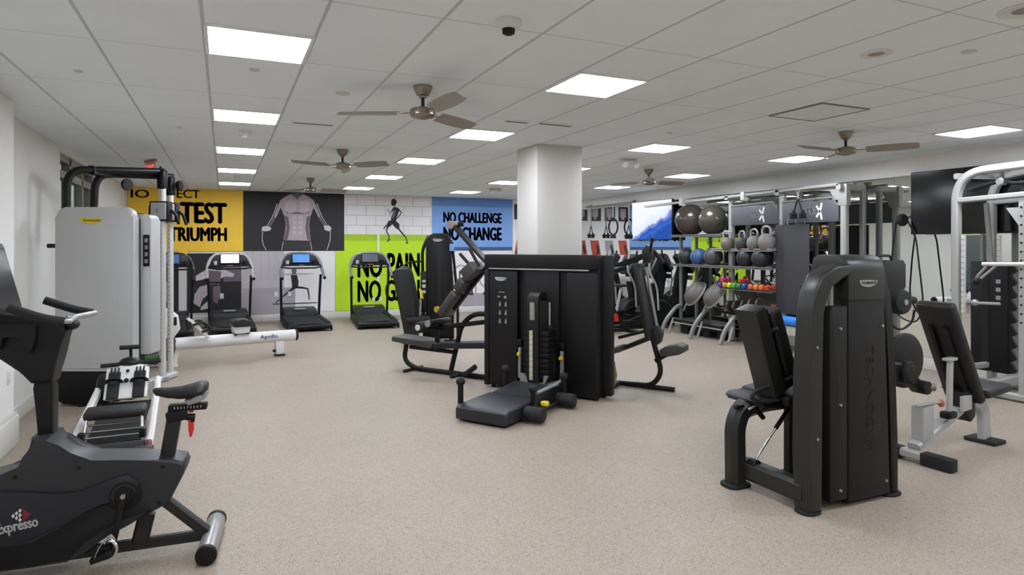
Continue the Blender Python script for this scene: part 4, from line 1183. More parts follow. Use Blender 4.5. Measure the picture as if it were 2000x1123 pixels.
# backrest: two-layer pad leaning back
def lean(x0, z0, x1, z1, th, y0, y1, nm, m_, bev=.03):
    d = V((x1 - x0, z1 - z0)).normalized(); nrm = V((d.y, -d.x)) * th
    return MB().prism([(x0, z0), (x1, z1), (x1 + nrm.x, z1 + nrm.y), (x0 + nrm.x, z0 + nrm.y)], y0, y1, 'xz', bev=bev, seg=3).build(nm, m_, le)
lean(.14, .665, -.07, 1.30, .12, .40, .60, 'backrest_shell', CHARL, .02)
lean(.31, .72, .11, 1.275, .12, .42, .72, 'backrest', PAD, .035)
lean(.24, .68, .03, 1.28, .09, .45, .70, 'backrest_plate', BLK2, .01)
for x, z in ((.10, 1.14), (.24, .78)):
    MB().cyl((x, .44, z), (x + .04, .385, z + .035), .018, n=14, bev=.004).build('adjuster', BLK2, le)
MB().tube(fillet([(.1, .42, .76), (-.06, .40, .74), (-.10, .40, .70), (.0, .40, .655), (.18, .42, .65)], .04), .014, 10).build('side_handle', RUB, le)
MB().tube(fillet([(.36, .36, .72), (.46, .34, .80), (.80, .33, .83)], .05), .028, 12).build('side_handle', RUB, le)
MB().tube([(-.02, .55, .60), (-.08, .55, .60)], .012).ball((-.09, .55, .60), .02).build('seat_lever', BLK2, le)
MB().cyl((.10, .53, .55), (.15, .53, .50), .018, n=12).build('seat_knob', BLK2, le)
MB().tube([(.12, .53, .57), (.28, .53, .64)], .012).build('seat_link', STEEL, le)
# disc, lever arm and rollers on the far right side
dk = MB().lathe([(.001, -.02), (.19, -.02), (.205, -.01), (.205, .01), (.19, .02), (.001, .02)], T3(1.19, .17, .905) @ RX(90) @ RX(0) @ RY(0), 48)
dsk = dk.build('cam_disc', CHAR, le)
MB().cyl((1.06, .15, .84), (1.06, .03, .84), .085, n=28, bev=.012).build('hub', BLK2, le)
MB().lathe([(.06, 0), (.055, .01), (.04, .012), (.001, .012)], T3(1.06, .03, .84) @ RX(90), 28).build('hub_cap', CHAR, le)
MB().bar([(.80, .1, .88), (1.08, .1, .85)], .12, .08).build('pivot_arm', BLK2, le)
MB().bar([(1.07, .06, .80), (1.17, .06, .74)], .09, .07).cyl((1.18, .10, .735), (1.18, -.02, .735), .05, n=20, bev=.01).build('lever_arm', BLK, le)
MB().cyl((1.19, .02, .735), (1.25, -.02, .735), .028, n=16, bev=.006).build('lever_stop', mat('worn_brass', '6b6256', .4, .4), le)
MB().cyl((.76, .12, 1.355), (1.05, .12, 1.355), .02).build('roller_arm', BLK, le)
rl_ = MB().cyl((1.04, .20, 1.355), (1.04, .06, 1.355), .092, n=28, bev=.025).build('knee_roller', RUB, le)
MB().cyl((1.04, .062, 1.355), (1.04, .05, 1.355), .02).build('roller_cap', STEEL, rl_)
MB().tube([(1.10, .15, 1.36), (1.27, .15, 1.355)], .028).build('roller_grip', RUB, le)
MB().tube(fillet([(1.02, .16, 1.30), (1.02, .16, 1.18), (1.14, .16, 1.13), (1.27, .16, 1.19), (1.29, .16, 1.28)], .06), .009, 8).build('cable_loop', BLK2, le)
MB().prism(rr_out(1.01, 1.25, 1.42, 1.655, .03), .20, .25, 'xz', bev=.012).build('side_pad', PAD, le)
MB().tube(fillet([(.75, .2, 1.52), (.9, .22, 1.56), (.95, .23, 1.69), (1.12, .23, 1.69), (1.13, .225, 1.64)], .04), .01, 8).build('pad_frame', BLK2, le)

# ================================================================== adjustable bench
ab = thing('adjustable_bench', 'grey framed adjustable bench with upright black backrest', 'weight bench', (5.36, 3.45, 0), 4)
MB().bar([(-.22, -.30, .06), (-.22, .30, .06)], .085, .07, up=(0, 0, 1)).build('base_bar', ALU, ab)
for s_ in (-1, 1):
    MB().box((-.22, s_ * .2, .052), (.1, .24, .1), bev=.012).build('foot_sleeve', RUB, ab)
MB().bar([(-.20, 0, .11), (.52, 0, .37)], .07, .10, up=(0, 1, 0)).build('main_beam', ALU, ab)
MB().prism([(-.16, .13), (-.155, .44), (.0, .455), (.0, .20)], -.05, .05, 'xz', bev=.006).build('beam_plate', ALU, ab)
MB().tube([(-.26, -.05, .465), (.08, -.05, .46)], .012).build('catch_rod', STEEL, ab)
MB().ball((.10, -.05, .45), .028, (.8, 1, 1.2)).build('catch_knob', mat('knob_rust', 'a35a3c', .5), ab)
MB().bar([(.2, -.06, .36), (.215, -.06, .80)], .055, .035).build('support_strut', ALU, ab)
MB().box((.215, -.06, .81), (.13, .06, .025), bev=.004).build('strut_head', ALU, ab)
MB().box((.19, -.06, .345), (.12, .09, .06), bev=.015).build('strut_pivot', BLK, ab)
Mb = T3(.375, .02, .845) @ RY(-29)
q = MB().box((0, 0, 0), (.085, .31, 1.0), bev=.03, seg=3); bmesh.ops.transform(q.bm, matrix=Mb, verts=q.bm.verts[:])
bp_ = q.build('backrest', PAD, ab)
q = MB()
for y in (-.08, .08):
    for z in (-.22, .0, .24):
        q.cyl((-.04, y, z), (-.05, y, z), .008, n=10)
bmesh.ops.transform(q.bm, matrix=Mb, verts=q.bm.verts[:]); q.build('bolts', CHROME, bp_)
q = MB().bar([(-.06, .06, -.35), (-.06, .06, .3)], .05, .04).bar([(-.06, -.06, -.35), (-.06, -.06, .3)], .05, .04); bmesh.ops.transform(q.bm, matrix=Mb, verts=q.bm.verts[:])
q.build('backrest_bracket', BLK, ab)
MB().prism([(.42, .36), (.44, .50), (.52, .54), (.60, .44), (.6, .28), (.53, .24)], -.07, .07, 'xz', bev=.012).build('ladder_bracket', BLK, ab)
MB().prism([(.36, .35), (.36, .48), (.5, .48), (.5, .36)], -.09, -.06, 'xz', bev=.004).build('hinge_plate', ALU, ab)
MB().box((.88, .0, .48), (.40, .27, .075), RY(-4), .025, 3).build('seat', PAD, ab)
MB().bar(fillet([(.48, 0, .38), (.74, 0, .40), (.86, 0, .30), (.88, 0, .04)], .16), .13, .06, up=(0, 1, 0)).build('rear_leg', ALU, ab)
MB().box((.89, 0, .018), (.20, .26, .036), bev=.014).build('rubber_foot', RUB, ab)
# ================================================================== power rack by the mirror
pr_ = thing('power_rack', 'light grey power rack with arched top before the dark television', 'power rack', (8.2, 4.93, 0))
# local: x towards the mirror, -y towards the camera
for x in (0, .72):
    # uprights with arched top
    MB().bar(fillet([(x, 0, .06), (x, 0, 2.66), (x, -1.5, 2.70)], .36, 10), .085, .105, up=(1, 0, 0)).build('arched_upright', ALU, pr_)
    MB().bar([(x, -.04, 2.32), (x, -1.5, 2.37)], .06, .10, up=(1, 0, 0)).build('brace', ALU, pr_)
    up2 = MB().bar([(x, -.72, .06), (x, -.72, 2.27)], .07, .07, up=(1, 0, 0)).build('upright', ALU, pr_)
    q = MB()
    for k in range(26):
        q.cyl((x - .043, 0, .5 + k * .065), (x - .036, 0, .5 + k * .065), .011, n=10)
    for k in range(14):
        q.cyl((x - .043, -.72, .9 + k * .1), (x - .034, -.72, .9 + k * .1), .011, n=10)
    q.build('pin_holes', BLK2, up2, smooth=False)
    # toothed catch rail on the inner side
    tooth = [(-.08, .45), (-.04, .45), (-.04, 2.0), (-.08, 2.0)]
    q = MB()
    pts = [(-.765, .5)]
    for k in range(12):
        z = .55 + k * .12
        pts += [(-.77, z), (-.70 - .13, z + .05), (-.775, z + .07)]
    q = MB().prism([( -.1, .95), (-.065, .95), (-.065, 1.9), (-.1, 1.9)], x - .02, x + .02, 'yz')
    q.build('number_strip', OFFW, pr_)
    q = MB()
    for k in range(13):
        z = 1.0 + k * .07
        q.span((x - .024, -.098, z), (x - .019, -.066, z + .008))
    q.build('strip_marks', GPRINT, pr_, smooth=False)
    MB().bar([(x, .12, .05), (x, -1.5, .05)], .09, .08, up=(0, 0, 1)).build('base_rail', ALU, pr_)
for y, z in ((-.06, .28), (0, 2.62), (-.72, 2.22)):
    MB().bar([(-.0, y, z), (.72, y, z)], .07, .07, up=(0, 0, 1)).build('crossbar', ALU, pr_)
MB().bar([(-.55, -.42, .11), (.72, -.30, .13)], .1, .14, up=(0, 0, 1)).build('bench_dock', ALU, pr_)
MB().tube([(-.58, -.40, .17), (-.36, -.38, .17)], .035).build('dock_roller', RUB, pr_)
# pull-up handles, crossed black grips under the arch
q = MB()
for s_ in (-1, 1):
    q.tube(fillet([(.1 + s_ * .05, -.10, 2.44), (.1 + s_ * .04, -.3, 2.50), (.1 - s_ * .02, -.45, 2.53), (.1 - s_ * .04, -.62, 2.48), (.1 - s_ * .05, -.8, 2.50)], .08), .02, 10)
q.tube([(.1, -.12, 2.56), (.1, -.46, 2.52), (.1, -.85, 2.58)], .02)
q.build('pull_up_grip', RUB, pr_)
MB().cyl((.05, -.45, 2.52), (.15, -.45, 2.52), .045, n=20, bev=.008).bar([(.1, -.45, 2.5), (.1, -.45, 2.66)], .06, .03).build('grip_hub', STEEL, pr_)
# catches and bar
MB().prism([(-.66, 2.2), (-.70, 2.2), (-.70, 1.98), (-.56, 2.2)], -.03, .03, 'yz').build('gusset', ALU, pr_)
sp_ = MB().cyl((-.04, -.32, 1.55), (-.04, -1.5, 1.575), .024, n=16).build('safety_bar', OFFW, pr_)
MB().tube(fillet([(-.04, -.36, 1.52), (-.04, -.26, 1.40), (-.04, -.24, 1.33)], .04), .016).tube([(-.04, -.46, 1.53), (-.04, -.30, 1.38)], .016).build('bar_catch', STEEL, sp_)
MB().ball((-.04, -.25, 1.34), .045).build('catch_hub', BLK2, sp_)
s2 = MB().tube([(-.03, -.23, 1.085), (-.03, -.50, 1.095)], .018).ball((-.03, -.23, 1.09), .04).build('storage_peg', STEEL, pr_)
gd = MB().span((.50, -.30, .20), (.56, .13, 1.57), .01).build('stack_guard', BLK2, pr_)
MB().span((.494, -.09, .22), (.502, .0, 1.5)).build('guard_slot', CHAR, gd)
for k in range(3):
    MB().span((.492, -.22, 1.1 + k * .1), (.50, -.17, 1.15 + k * .1)).build('guard_figure', GPRINT, gd, smooth=False)
pts = [(-.28, .2)]
for k in range(9):
    z = .2 + k * .152
    pts += [(-.36, z + .02), (-.385, z + .05), (-.32, z + .152)]
MB().prism(pts + [(-.28, 1.57)], .51, .55, 'yz').build('toothed_catch_rail', BLK2, pr_)
MB().bar([(.53, -.1, .05), (.53, -.1, .22)], .06, .06).build('guard_foot', RGY, pr_)
MB().bar([(.53, -.1, 1.55), (.53, -.04, 2.3)], .05, .05).build('guard_post', RGY, pr_)
q = MB()
for x in (0, .72):
    for y in (.1, -1.45):
        q.box((x, y, .006), (.12, .1, .012))
q.build('rubber_foot', RUB, pr_)

# ================================================================== televisions
TVB = mat('tv_bezel', '15151a', .3, vary=0)
def tv(y0, y1, z0, z1, label, scr):
    o = thing('television', label, 'television', (XR - .17, 0, 0))
    MB().span((-.03, y0, z0), (.02, y1, z1), .006).build('housing', TVB, o)
    s_ = MB().span((-.0325, y0 + .012, z0 + .02), (-.029, y1 - .012, z1 - .012)).build('screen', scr, o, smooth=False)
    MB().span((.02, (y0 + y1) / 2 - .2, z0 + .2), (.155, (y0 + y1) / 2 + .2, z1 - .3)).build('wall_bracket', BLK2, o)
    return s_
tv(4.64, 6.04, 1.93, 2.815, 'switched-off dark television behind the power rack', GLASSK)
# lit screen: snowy sky above blue water
m, n, l, b = node_mat('lit_screen_landscape', .2)
tc = n.new('ShaderNodeTexCoord'); sx = n.new('ShaderNodeSeparateXYZ'); l.new(tc.outputs['Object'], sx.inputs[0])
no = n.new('ShaderNodeTexNoise'); no.inputs['Scale'].default_value = 2.6; no.inputs['Detail'].default_value = 5
l.new(tc.outputs['Object'], no.inputs['Vector'])
ad = math_node('ADD', sx.outputs['Z'], math_node('MULTIPLY', math_node('SUBTRACT', no.outputs['Fac'], .5), .4))
yy = math_node('MULTIPLY', math_node('SUBTRACT', sx.outputs['Y'], 12.2), .38)
ad = math_node('ADD', ad, yy)
mr = n.new('ShaderNodeMapRange'); mr.inputs['From Min'].default_value = 1.95; mr.inputs['From Max'].default_value = 2.5; l.new(ad, mr.inputs['Value'])
cr = n.new('ShaderNodeValToRGB'); l.new(mr.outputs[0], cr.inputs['Fac'])
e = cr.color_ramp; e.elements[0].color = lin('1b4aa6'); e.elements[1].color = lin('f4f8ff')
for p, c in ((.18, '2f6bd0'), (.3, '2a4da8'), (.42, '6a86dd'), (.5, '8f8fd0'), (.6, 'dfe9fb')):
    k = e.elements.new(p); k.color = lin(c)
l.new(cr.outputs[0], b.inputs['Emission Color']); b.inputs['Emission Strength'].default_value = 1.0; b.inputs['Base Color'].default_value = lin('101018')
tv(11.42, 12.94, 1.9, 2.815, 'lit television showing a bright sky and blue landscape', m)

# ================================================================== storage frame with suspension header
fr_ = thing('storage_frame', 'tall grey storage and suspension frame along the mirror', 'storage rack', (8.7, 0, 0))
XF, XB = -.1, .3
posts = (10.62, 9.17, 7.98, 6.80)
for y in posts:
    big = y < 9.5
    zt = 2.62 if big else 1.98
    MB().bar([(XF, y, .03), (XF, y, zt)], .10 if big else .06, .10 if big else .06, up=(1, 0, 0)).build('post', ALU if big else RGY, fr_)
    MB().bar([(XB, y, .03), (XB, y, zt)], .08 if big else .06, .08 if big else .06, up=(1, 0, 0)).build('post', RGY, fr_)
    MB().bar([(XF, y, .03), (XB, y, .03)], .06, .06, up=(0, 0, 1)).build('base_rail', RGY, fr_)
SIGNW = mat('sign_white', 'f2f1ee', .4, vary=0)
MB().bar([(-.2, 11.7, 2.64), (-.2, 6.8, 2.70)], .05, .08, up=(1, 0, 0)).build('top_rail', ALU, fr_)
MB().bar([(.12, 10.9, 2.72), (.12, 6.8, 2.72)], .05, .06, up=(1, 0, 0)).build('top_rail', RGY, fr_)
for y in (6.8, 7.98, 9.17):
    MB().bar([(-.24, y, 2.66), (.32, y, 2.66)], .08, .09, up=(0, 0, 1)).build('top_crossbar', ALU, fr_)
for y in (10.45, 8.75):
    MB().box((-.2, y, 2.66), (.12, .1, .16), bev=.02).ball((-.2, y - .05, 2.60), .04).build('rail_clamp', OFFW, fr_)
MB().prism([(6.72, 2.38), (6.72, 2.70), (7.5, 2.74), (7.5, 2.66), (7.0, 2.62), (6.88, 2.38)], -.16, -.06, 'yz', bev=.01).build('corner_gusset', ALU, fr_)
for (y0, y1) in ((8.03, 9.12), (6.86, 7.93)):
    h_ = MB().span((-.16, y0, 2.14), (-.12, y1, 2.48), .008).build('header_panel', DKH, fr_)
    yc = (y0 + y1) / 2 - .12
    # mark: small letters and a large swooping X
    Mx = T3(-.161, yc, 0) @ RZ(-90)
    letters('TR', SIGNW, h_, -.19, -.01, 2.275, 2.365, .05, M=Mx)
    q = MB()
    for a_ in (-1, 1):
        pts = fillet([(.0 if a_ > 0 else .02, 2.31 + a_ * -.09), (.07, 2.31), (.12, 2.31 + a_ * .13)], .06)
        P3 = [(-.163, yc - p[0] - .02, p[1]) for p in [(V((x_[0], x_[1], 0))) for x_ in [(0.0, 2.31 - a_ * .09), (.045, 2.31 - a_ * .03), (.08, 2.31 + a_ * .04), (.10, 2.31 + a_ * .13)]]]
        q.sweep(P3, [(.016, .002), (-.016, .002), (-.016, -.002), (.016, -.002)], up=(1, 0, 0))
    q.build('swoosh_mark', SIGNW, h_, smooth=False)
    MB().bar([(-.14, y1, 2.5), (-.14, y0 + .12, 2.52), (-.14, y0 + .02, 2.4)], .035, .05, up=(1, 0, 0)).build('header_rail', RGY, fr_)
def shelf(y0, y1, z, nm='shelf', m_=RGY, x0=-.30, x1=.28):
    s_ = MB().span((x0, y0, z - .012), (x1, y1, z)).span((x0, y0, z - .03), (x0 + .015, y1, z + .02)).span((x1 - .015, y0, z - .03), (x1, y1, z + .03))
    return s_.build(nm, m_, fr_, smooth=False)
shelf(9.22, 10.7, 1.975)
shelf(9.22, 10.7, 1.385)
shelf(8.03, 9.22, 1.385)
shelf(8.03, 9.5, 1.70, m_=ALU)
shelf(8.03, 9.25, 1.00)
shelf(8.03, 9.25, .55, m_=BLK)
shelf(7.45, 8.1, .46, m_=ALU, x0=-.25)
MB().span((-.32, 9.2, .22), (.25, 10.65, .28), .01).build('low_deck', BLK, fr_)
MB().span((-.33, 9.2, .2), (-.31, 10.65, .225)).build('deck_edge', ALU, fr_)
for y in (10.59, 9.72, 8.9):
    MB().bar(fillet([(-.62, y, 0), (-.52, y, .25), (-.25, y, .52), (XF, y, .55)], .2, 6), .07, .07, up=(0, 1, 0)).build('curved_leg', RGY, fr_)
    MB().bar([(-.42, y + .02, .02), (-.3, y + .02, .3)], .035, .035).build('leg_strut', ALU, fr_)
for y in (10.04, 9.49):
    MB().bar([(-.28, y + .28, .46), (-.02, y + .28, .95), (.2, y + .28, 1.15)], .03, .03).build('dome_cradle', RGY, fr_)
    MB().bar([(-.28, y - .28, .46), (-.02, y - .28, .95), (.2, y - .28, 1.15)], .03, .03).build('dome_cradle', RGY, fr_)

# balls
BALL = mat('ball_charcoal', '3f3833', .22, vary=.04); BALL2 = mat('ball_olive_grey', '413d33', .22, vary=.04)
def ball(loc, r, m_, label, nm='stability_ball', cat='exercise ball', grp='large exercise balls on the top shelf', seam=True):
    o = thing(nm, label, cat, (loc[0], loc[1], loc[2]), random.uniform(0, 360), grp)
    MB().ball((0, 0, r), r, seg=40).build('body', m_, o)
    if seam:
        MB().lathe([(.02, 2 * r - .004), (.012, 2 * r + .003), (.001, 2 * r + .003)], None, 12).build('plug', BLK2, o)
    return o
ball((8.56, 10.27, 1.976), .315, BALL, 'largest dark exercise ball, leftmost on the top shelf')
ball((8.56, 9.62, 1.976), .285, BALL2, 'olive-grey exercise ball right of the largest ball')
MEDB = mat('medicine_blue', '3b5a86', .5, bump=.2); MEDK = mat('medicine_black', '27272c', .5, bump=.2); MEDG = mat('medicine_grey', '4b4b50', .5, bump=.2)
def medball(y, m_, label, r=.165, x=8.5):
    o = thing('medicine_ball', label, 'medicine ball', (x, y, 1.386), 0, 'medicine balls on the second shelf')
    b_ = MB().ball((0, 0, r), r, seg=32).build('body', m_, o)
    for a_ in (0, 60, 120):
        q = MB().sweep([(1.002 * r * cos(t * pi / 24), 0, r + 1.002 * r * sin(t * pi / 24)) for t in range(48)], [(.004, .002), (-.004, .002), (-.004, -.002), (.004, -.002)], closed=True)
        bmesh.ops.transform(q.bm, matrix=RZ(a_), verts=q.bm.verts[:])
        q.build('seam', BLK2, b_)
medball(10.33, MEDK, 'black medicine ball at the far left of its shelf')
medball(9.96, MEDB, 'blue medicine ball on the second shelf')
medball(9.55, MEDG, 'grey medicine ball right of the blue one', .18)
medball(9.33, MEDK, 'black medicine ball by the wide grey post', x=8.80)
medball(8.72, MEDK, 'black medicine ball behind the second grey post')
medball(8.36, MEDK, 'black medicine ball at the right end of its shelf')

def kettlebell(y, r, m_, label, x=8.47):
    o = thing('kettlebell', label, 'kettlebell', (x, y, 1.701), random.uniform(60, 120), 'kettlebells on the upper shelf')
    b_ = MB().lathe([(.001, 0), (r * .6, 0), (r * .88, r * .3), (r, r * .85), (r * .92, r * 1.35), (r * .65, r * 1.72), (r * .3, r * 1.88), (.001, r * 1.92)], None, 28).build('bell', m_, o)
    MB().tube(fillet([(-r * .55, 0, r * 1.5), (-r * .72, 0, r * 2.3), (-r * .4, 0, r * 2.75), (r * .4, 0, r * 2.75), (r * .72, 0, r * 2.3), (r * .55, 0, r * 1.5)], r * .4), r * .14, 12).build('handle', STEEL, o)
KB = (mat('kettlebell_tan_grey', '6e655c', .5, bump=.2), mat('kettlebell_dark', '3d3b38', .5, bump=.2), mat('kettlebell_grey', '77736d', .5, bump=.2), mat('kettlebell_pale', '7f7773', .5, bump=.2))
kettlebell(9.08, .12, KB[0], 'brownish kettlebell, first on the left of its shelf', 8.41)
kettlebell(8.78, .12, KB[1], 'dark kettlebell, second on its shelf')
kettlebell(8.49, .13, KB[2], 'grey kettlebell in the middle of its shelf')
kettlebell(8.21, .145, KB[3], 'largest pale grey kettlebell, fourth on its shelf')
kettlebell(8.11, .07, KB[1], 'small dark kettlebell beside the hanging mats', 8.72)

def dumbbell(y, z, c, label, x=8.44):
    o = thing('dumbbell', label, 'dumbbell', (x, y, z), 0, 'coloured dumbbells on the third shelf')
    m_ = mat('dumbbell_vinyl', c, .4, vary=.03)
    for s_ in (-1, 1):
        q = MB().lathe([(.001, -.035), (.03, -.035), (.05, -.02), (.05, .02), (.03, .035), (.001, .035)], T3(s_ * .07, 0, .05) @ RY(90), 6)
        q.build('head', m_, o, smooth=False)
    MB().cyl((-.07, 0, .05), (.07, 0, .05), .018).build('grip', m_, o)
for y, c, nm in ((9.22, '5b2f8f', 'purple'), (9.10, 'd98a2c', 'amber'), (8.99, 'c7cf2f', 'yellow-green'), (8.87, '3fa82c', 'bright green'), (8.75, '2f7f62', 'teal'), (8.62, '2d49a8', 'blue'), (8.47, 'd9692f', 'orange, left of the pair'), (8.35, 'e07a35', 'light orange, middle of the shelf end'), (8.22, 'd2622c', 'deep orange'), (8.10, 'b0381f', 'rust red')):
    dumbbell(y, 1.001, c, '%s dumbbell lying on the third shelf' % nm)
dumbbell(9.16, 1.102, 'c0366a', 'pink dumbbell on top of the purple one')
dumbbell(8.68, 1.102, 'b3203a', 'crimson dumbbell on top of the blue one')

def wplate(y, r, label, lean_=12):
    o = thing('weight_plate', label, 'weight plate', (8.42, y, .551), 0, 'dark plates on the lowest shelf')
    q = MB().lathe([(.02, -.02), (r * .4, -.025), (r * .45, -.012), (r * .8, -.012), (r * .85, -.025), (r, -.022), (r, .022), (r * .85, .025), (.02, .02)], T3(0, 0, r * .985) @ RX(90 - lean_), 32, caps=False)
    q.build('plate', mat('plate_dark', '3a332c', .4, .3), o)
    MB().lathe([(.03, -.028), (.018, -.028), (.018, .028), (.03, .028)], T3(0, 0, r * .985) @ RX(90 - lean_), 20, caps=False).build('hub', STEEL, o)
for i, (y, r) in enumerate(((9.0, .11), (8.82, .12), (8.62, .13), (8.42, .16), (8.24, .17))):
    wplate(y, r, '%s dark weight plate leaning on the lowest shelf' % ('smallest', 'second smallest', 'middle', 'second largest', 'largest')[i])

def dome(y, label):
    o = thing('balance_dome', label, 'balance trainer', (8.50, y, .82), 0, 'balance domes stored on tilted cradles')
    M = RZ(-20) @ RY(-54) @ Matrix.Scale(.86, 4)
    q = MB().lathe([(.001, .0), (.30, .0), (.31, .02), (.28, .09), (.22, .16), (.13, .19), (.001, .205)], M, 36); q.build('dome', mat('dome_grey', '5b5751', .45, bump=.1), o)
    q = MB().lathe([(.001, -.035), (.30, -.035), (.325, -.02), (.325, .005), (.30, .012), (.001, .012)], M, 36); q.build('rim_base', ALU, o)
dome(10.04, 'left balance dome stored tilted under the medicine balls')
dome(9.49, 'right balance dome stored tilted beside the grey post')
def step(y, x, h, label):
    o = thing('step_platform', label, 'step platform', (x, y, 0), 0, 'black step platforms under the frame')
    MB().box((0, 0, h - .03), (.4, .62, .06), bev=.015).build('top', BLK2, o)
    for s_ in (-1, 1):
        MB().box((0, s_ * .2, (h - .05) / 2), (.36, .2, h - .05), bev=.01).build('riser', RUB, o)
step(10.2, 8.68, .2, 'black step platform below the left balance dome')
step(9.56, 8.68, .19, 'black step platform below the right balance dome')
# hanging mats
MATM = mat('foam_mat_grey', '39383b', .75, vary=.06, bump=.2)
def hmat(y, x, label):
    o = thing('exercise_mat', label, 'exercise mat', (x, y, 0), 0, 'mats hanging on the frame')
    MB().span((-.010, -.25, .64), (.010, .25, 2.12), .006).build('mat', MATM, o)
    for s_ in (-1, 1):
        MB().tube(fillet([(0, s_ * .17, 2.09), (-.02, s_ * .17, 2.2), (.02, s_ * .17, 2.2)], .02), .008, 8).build('eyelet_hook', STEEL, o)
hmat(7.80, 8.525, 'dark grey exercise mat hanging beside the kettlebells')
hmat(7.60, 8.495, 'second grey exercise mat overlapping the first, nearer the leg machine')
o = thing('foam_roller', 'bright blue foam roller on a low bracket below the hanging mats', 'foam roller', (8.46, 7.52, .535))
q = MB().lathe([(.035, 0), (.06, 0), (.075, .008), (.075, .572), (.06, .58), (.035, .58)], RX(-90), 28, caps=False); q.build('foam', mat('foam_blue', '1f7fe0', .5, vary=.08), o)
MB().lathe([(.036, .002), (.030, .002), (.030, .578), (.036, .578)], RX(-90), 20, caps=False).build('core', BLK2, o)

def trainer(y, x, z1, z0, label, ring=False):
    o = thing('suspension_strap', label, 'suspension trainer', (x, y, 0), 0, 'suspension straps hanging along the mirror')
    MB().bar([(0, 0, z1), (0, 0, z0 + .28)], .04, .012, up=(1, 0, 0)).build('anchor_strap', PRINT if ring else STEEL, o)
    MB().tube(fillet([(0, -.01, z1), (0, -.05, z1 + .04), (0, .05, z1 + .04), (0, .01, z1)], .03), .01, 8).build('carabiner', STEEL, o)
    if ring:
        q = MB().tube([(.0, .2 * cos(t * pi / 18), z0 + .05 + .2 * sin(t * pi / 18)) for t in range(36)], .022, 10, closed=True); q.build('ring', RUB, o)
        MB().prism([(-.12, z0 - .24), (.12, z0 - .24), (.07, z0 - .13), (-.07, z0 - .13)], -.02, .02, 'yz', bev=.01).build('foot_cradle', RUB, o)
    else:
        for s_ in (-1, 1):
            MB().bar([(0, 0, z0 + .3), (.0, s_ * .09, z0 + .05)], .03, .01, up=(1, 0, 0)).build('leg_strap', BLK, o)
            MB().tube([(-.06, s_ * .09, z0 + .03), (.06, s_ * .09, z0 + .03)], .024, 12).build('grip', RUB, o)
            MB().prism([(s_ * .09 - .07, z0 - .04), (s_ * .09 + .07, z0 - .04), (s_ * .09 + .02, z0 + .1), (s_ * .09 - .02, z0 + .1)], -.015, .015, 'yz', bev=.006).build('foot_cradle', BLK2, o)
trainer(7.47, 8.38, 2.62, 2.24, 'suspension trainer with bunched black grips before the right header')
trainer(14.75, 8.95, 2.78, 2.02, 'suspension trainer hanging at the far right corner beside the column')
trainer(13.68, 8.95, 2.78, 2.2, 'suspension strap with a black ring left of the lit television', True)
trainer(13.0, 8.95, 2.78, 1.98, 'dark tapered suspension strap at the edge of the lit television')
rl0 = thing('suspension_rail', 'grey ceiling-height rail carrying the far suspension straps', 'rail', (8.95, 0, 0))
MB().bar([(0, 12.8, 2.82), (0, 15.0, 2.82)], .04, .05, up=(1, 0, 0)).build('rail', RGY, rl0)
for y in (12.9, 14.9):
    MB().bar([(0, y, 2.82), (.125, y, 2.86)], .05, .05, up=(0, 0, 1)).build('rail_bracket', RGY, rl0)

# hanging cord with a round pulley near the dark television
o = thing('pulley_cord', 'black round wall pulley with a long hanging cord loop', 'pulley', (8.96, 6.14, 0))
MB().lathe([(.001, -.04), (.075, -.04), (.09, -.02), (.09, .02), (.075, .04), (.001, .04)], T3(0, .0, 2.14) @ RX(90), 24).build('pulley_wheel', RUB, o)
MB().bar([(0, 0, 2.14), (.226, .03, 2.2)], .03, .05, up=(0, 0, 1)).build('bracket', STEEL, o)
MB().tube(fillet([(0, .09, 2.12), (-.0, .16, 1.58), (0, .2, 1.0), (0, .05, .72), (0, -.22, .66), (0, -.30, .9), (0, -.30, 1.05), (0, -.20, 1.9), (0, -.085, 2.12)], .2), .011, 10).build('cord', BLK2, o)

# ================================================================== cycles and cross trainers at the far right
def spin_bike(loc, rz, label, acc):
    o = thing('spin_bike', label, 'exercise bike', loc, rz, 'cycles along the far mirror')
    MB().bar([(-.5, -.24, .04), (-.5, .24, .04)], .07, .06, up=(0, 0, 1)).bar([(.5, -.24, .04), (.5, .24, .04)], .07, .06, up=(0, 0, 1)).bar([(-.5, 0, .06), (.5, 0, .06)], .07, .07, up=(0, 0, 1)).build('base', BLK, o)
    MB().bar([(-.42, 0, .08), (-.1, 0, .5), (.35, 0, .72)], .07, .09).bar([(.45, 0, .08), (.3, 0, .72)], .06, .08).build('frame', BLK, o)
    MB().lathe([(.001, -.03), (.2, -.03), (.24, -.015), (.24, .015), (.2, .03), (.001, .03)], T3(.26, 0, .34) @ RX(90), 32).build('flywheel', STEEL, o)
    MB().prism([(-.2, .25), (-.16, .4), (.2, .5), (.3, .36), (.2, .24)], .04, .09, 'xz', bev=.015).build('chain_guard', acc, o)
    MB().bar([(-.18, 0, .4), (-.3, 0, .92)], .05, .05).build('seat_post', ALU, o)
    MB().box((-.3, 0, .965), (.26, .15, .06), None, .025, 3).build('saddle', PAD, o)
    MB().bar([(.33, 0, .7), (.40, 0, 1.02)], .05, .05).build('handlebar_post', ALU, o)
    MB().tube(fillet([(.5, -.2, 1.16), (.36, -.2, 1.08), (.36, .2, 1.08), (.5, .2, 1.16)], .08), .018, 10).build('handlebar', RUB, o)
    MB().box((.45, 0, 1.22), (.03, .26, .18), RY(-20), .012).build('console', OFFW, o)
    MB().box((.428, 0, 1.225), (.004, .2, .12), RY(-20)).build('screen', GLASSK, o)
    for s_ in (-1, 1):
        MB().bar([(-.08, s_ * .1, .3), (-.08 + s_ * .12, s_ * .12, .2)], .025, .015).box((-.08 + s_ * .13, s_ * .18, .19), (.1, .09, .03), bev=.006).build('pedal', BLK2, o)
    return o
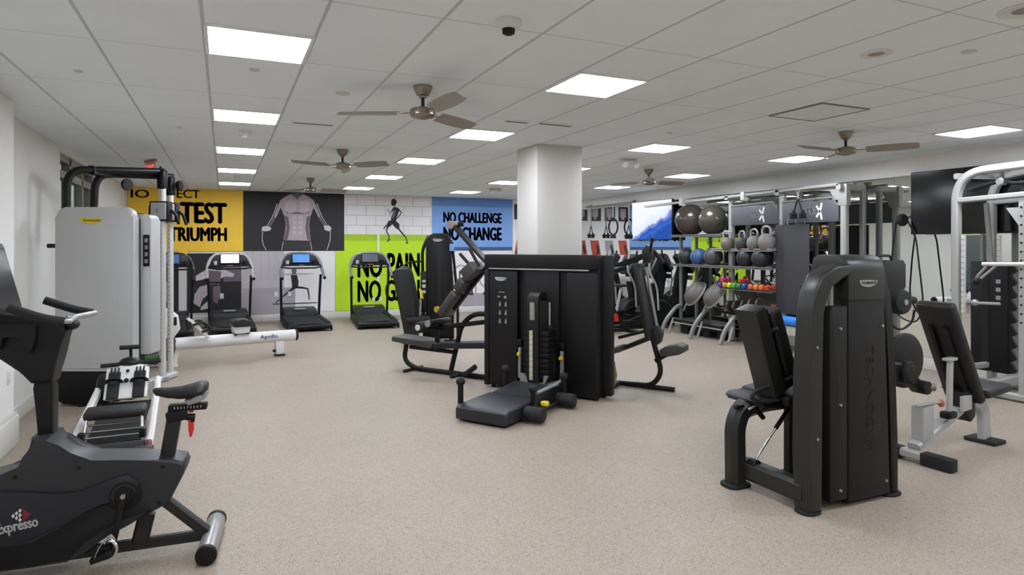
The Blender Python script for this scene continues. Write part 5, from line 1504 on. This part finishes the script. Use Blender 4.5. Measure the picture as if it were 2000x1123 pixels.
spin_bike((7.05, 10.95, 0), 180, 'spin bike with red guard right behind the wide black machine', RED)
spin_bike((7.6, 13.75, 0), 180, 'spin bike with pale guard in the far right corner', OFFW)
def elliptical(loc, rz, label, panel):
    o = thing('cross_trainer', label, 'cross trainer', loc, rz, 'cross trainers along the far mirror')
    MB().prism([(-.1, .04), (-.15, .35), (.0, .55), (.35, .62), (.6, .45), (.65, .04)], -.2, .2, 'xz', bev=.04, seg=3).build('drive_housing', BLK2, o)
    MB().bar([(-.9, 0, .05), (.1, 0, .05)], .12, .08, up=(0, 0, 1)).bar([(-.9, -.3, .04), (-.9, .3, .04)], .08, .07, up=(0, 0, 1)).build('base', BLK, o)
    MB().prism([(.2, .5), (.12, 1.0), (.08, 1.3), (.25, 1.32), (.36, 1.0), (.42, .55)], -.11, .11, 'xz', bev=.03, seg=3).build('mast', BLK2, o)
    MB().prism([(-.02, 1.22), (.06, 1.12), (.3, 1.5), (.24, 1.58), (.16, 1.55)], -.24, .24, 'xz', bev=.02).build('console', DGREY, o)
    MB().box((.045, 0, 1.02), (.05, .40, .11), None, .02).build('console_shelf', panel, o)
    MB().box((.08, 0, 1.40), (.006, .36, .2), RY(28)).build('screen', GLASSK, o)
    for s_ in (-1, 1):
        MB().tube(fillet([(.15, s_ * .27, .4), (.1, s_ * .29, .9), (-.12, s_ * .28, 1.25), (-.02, s_ * .26, 1.66)], .15), .022, 10).build('swing_arm', ALU if s_ < 0 else BLK, o)
        MB().bar([(-.75, s_ * .18, .22 + .1 * s_), (.1, s_ * .2, .3 - .1 * s_)], .06, .05).box((-.55, s_ * .18, .28 + .09 * s_), (.36, .15, .05), bev=.015).build('pedal', BLK, o)
    return o
elliptical((8.27, 11.4, 0), 0, 'black cross trainer with white shelf, nearest to the storage frame', OFFW)
elliptical((8.27, 12.2, 0), 0, 'black cross trainer with grey shelf, second from the storage frame', ALU)
elliptical((8.27, 13.0, 0), 0, 'black cross trainer with dark shelf, farthest from the storage frame', DGREY)
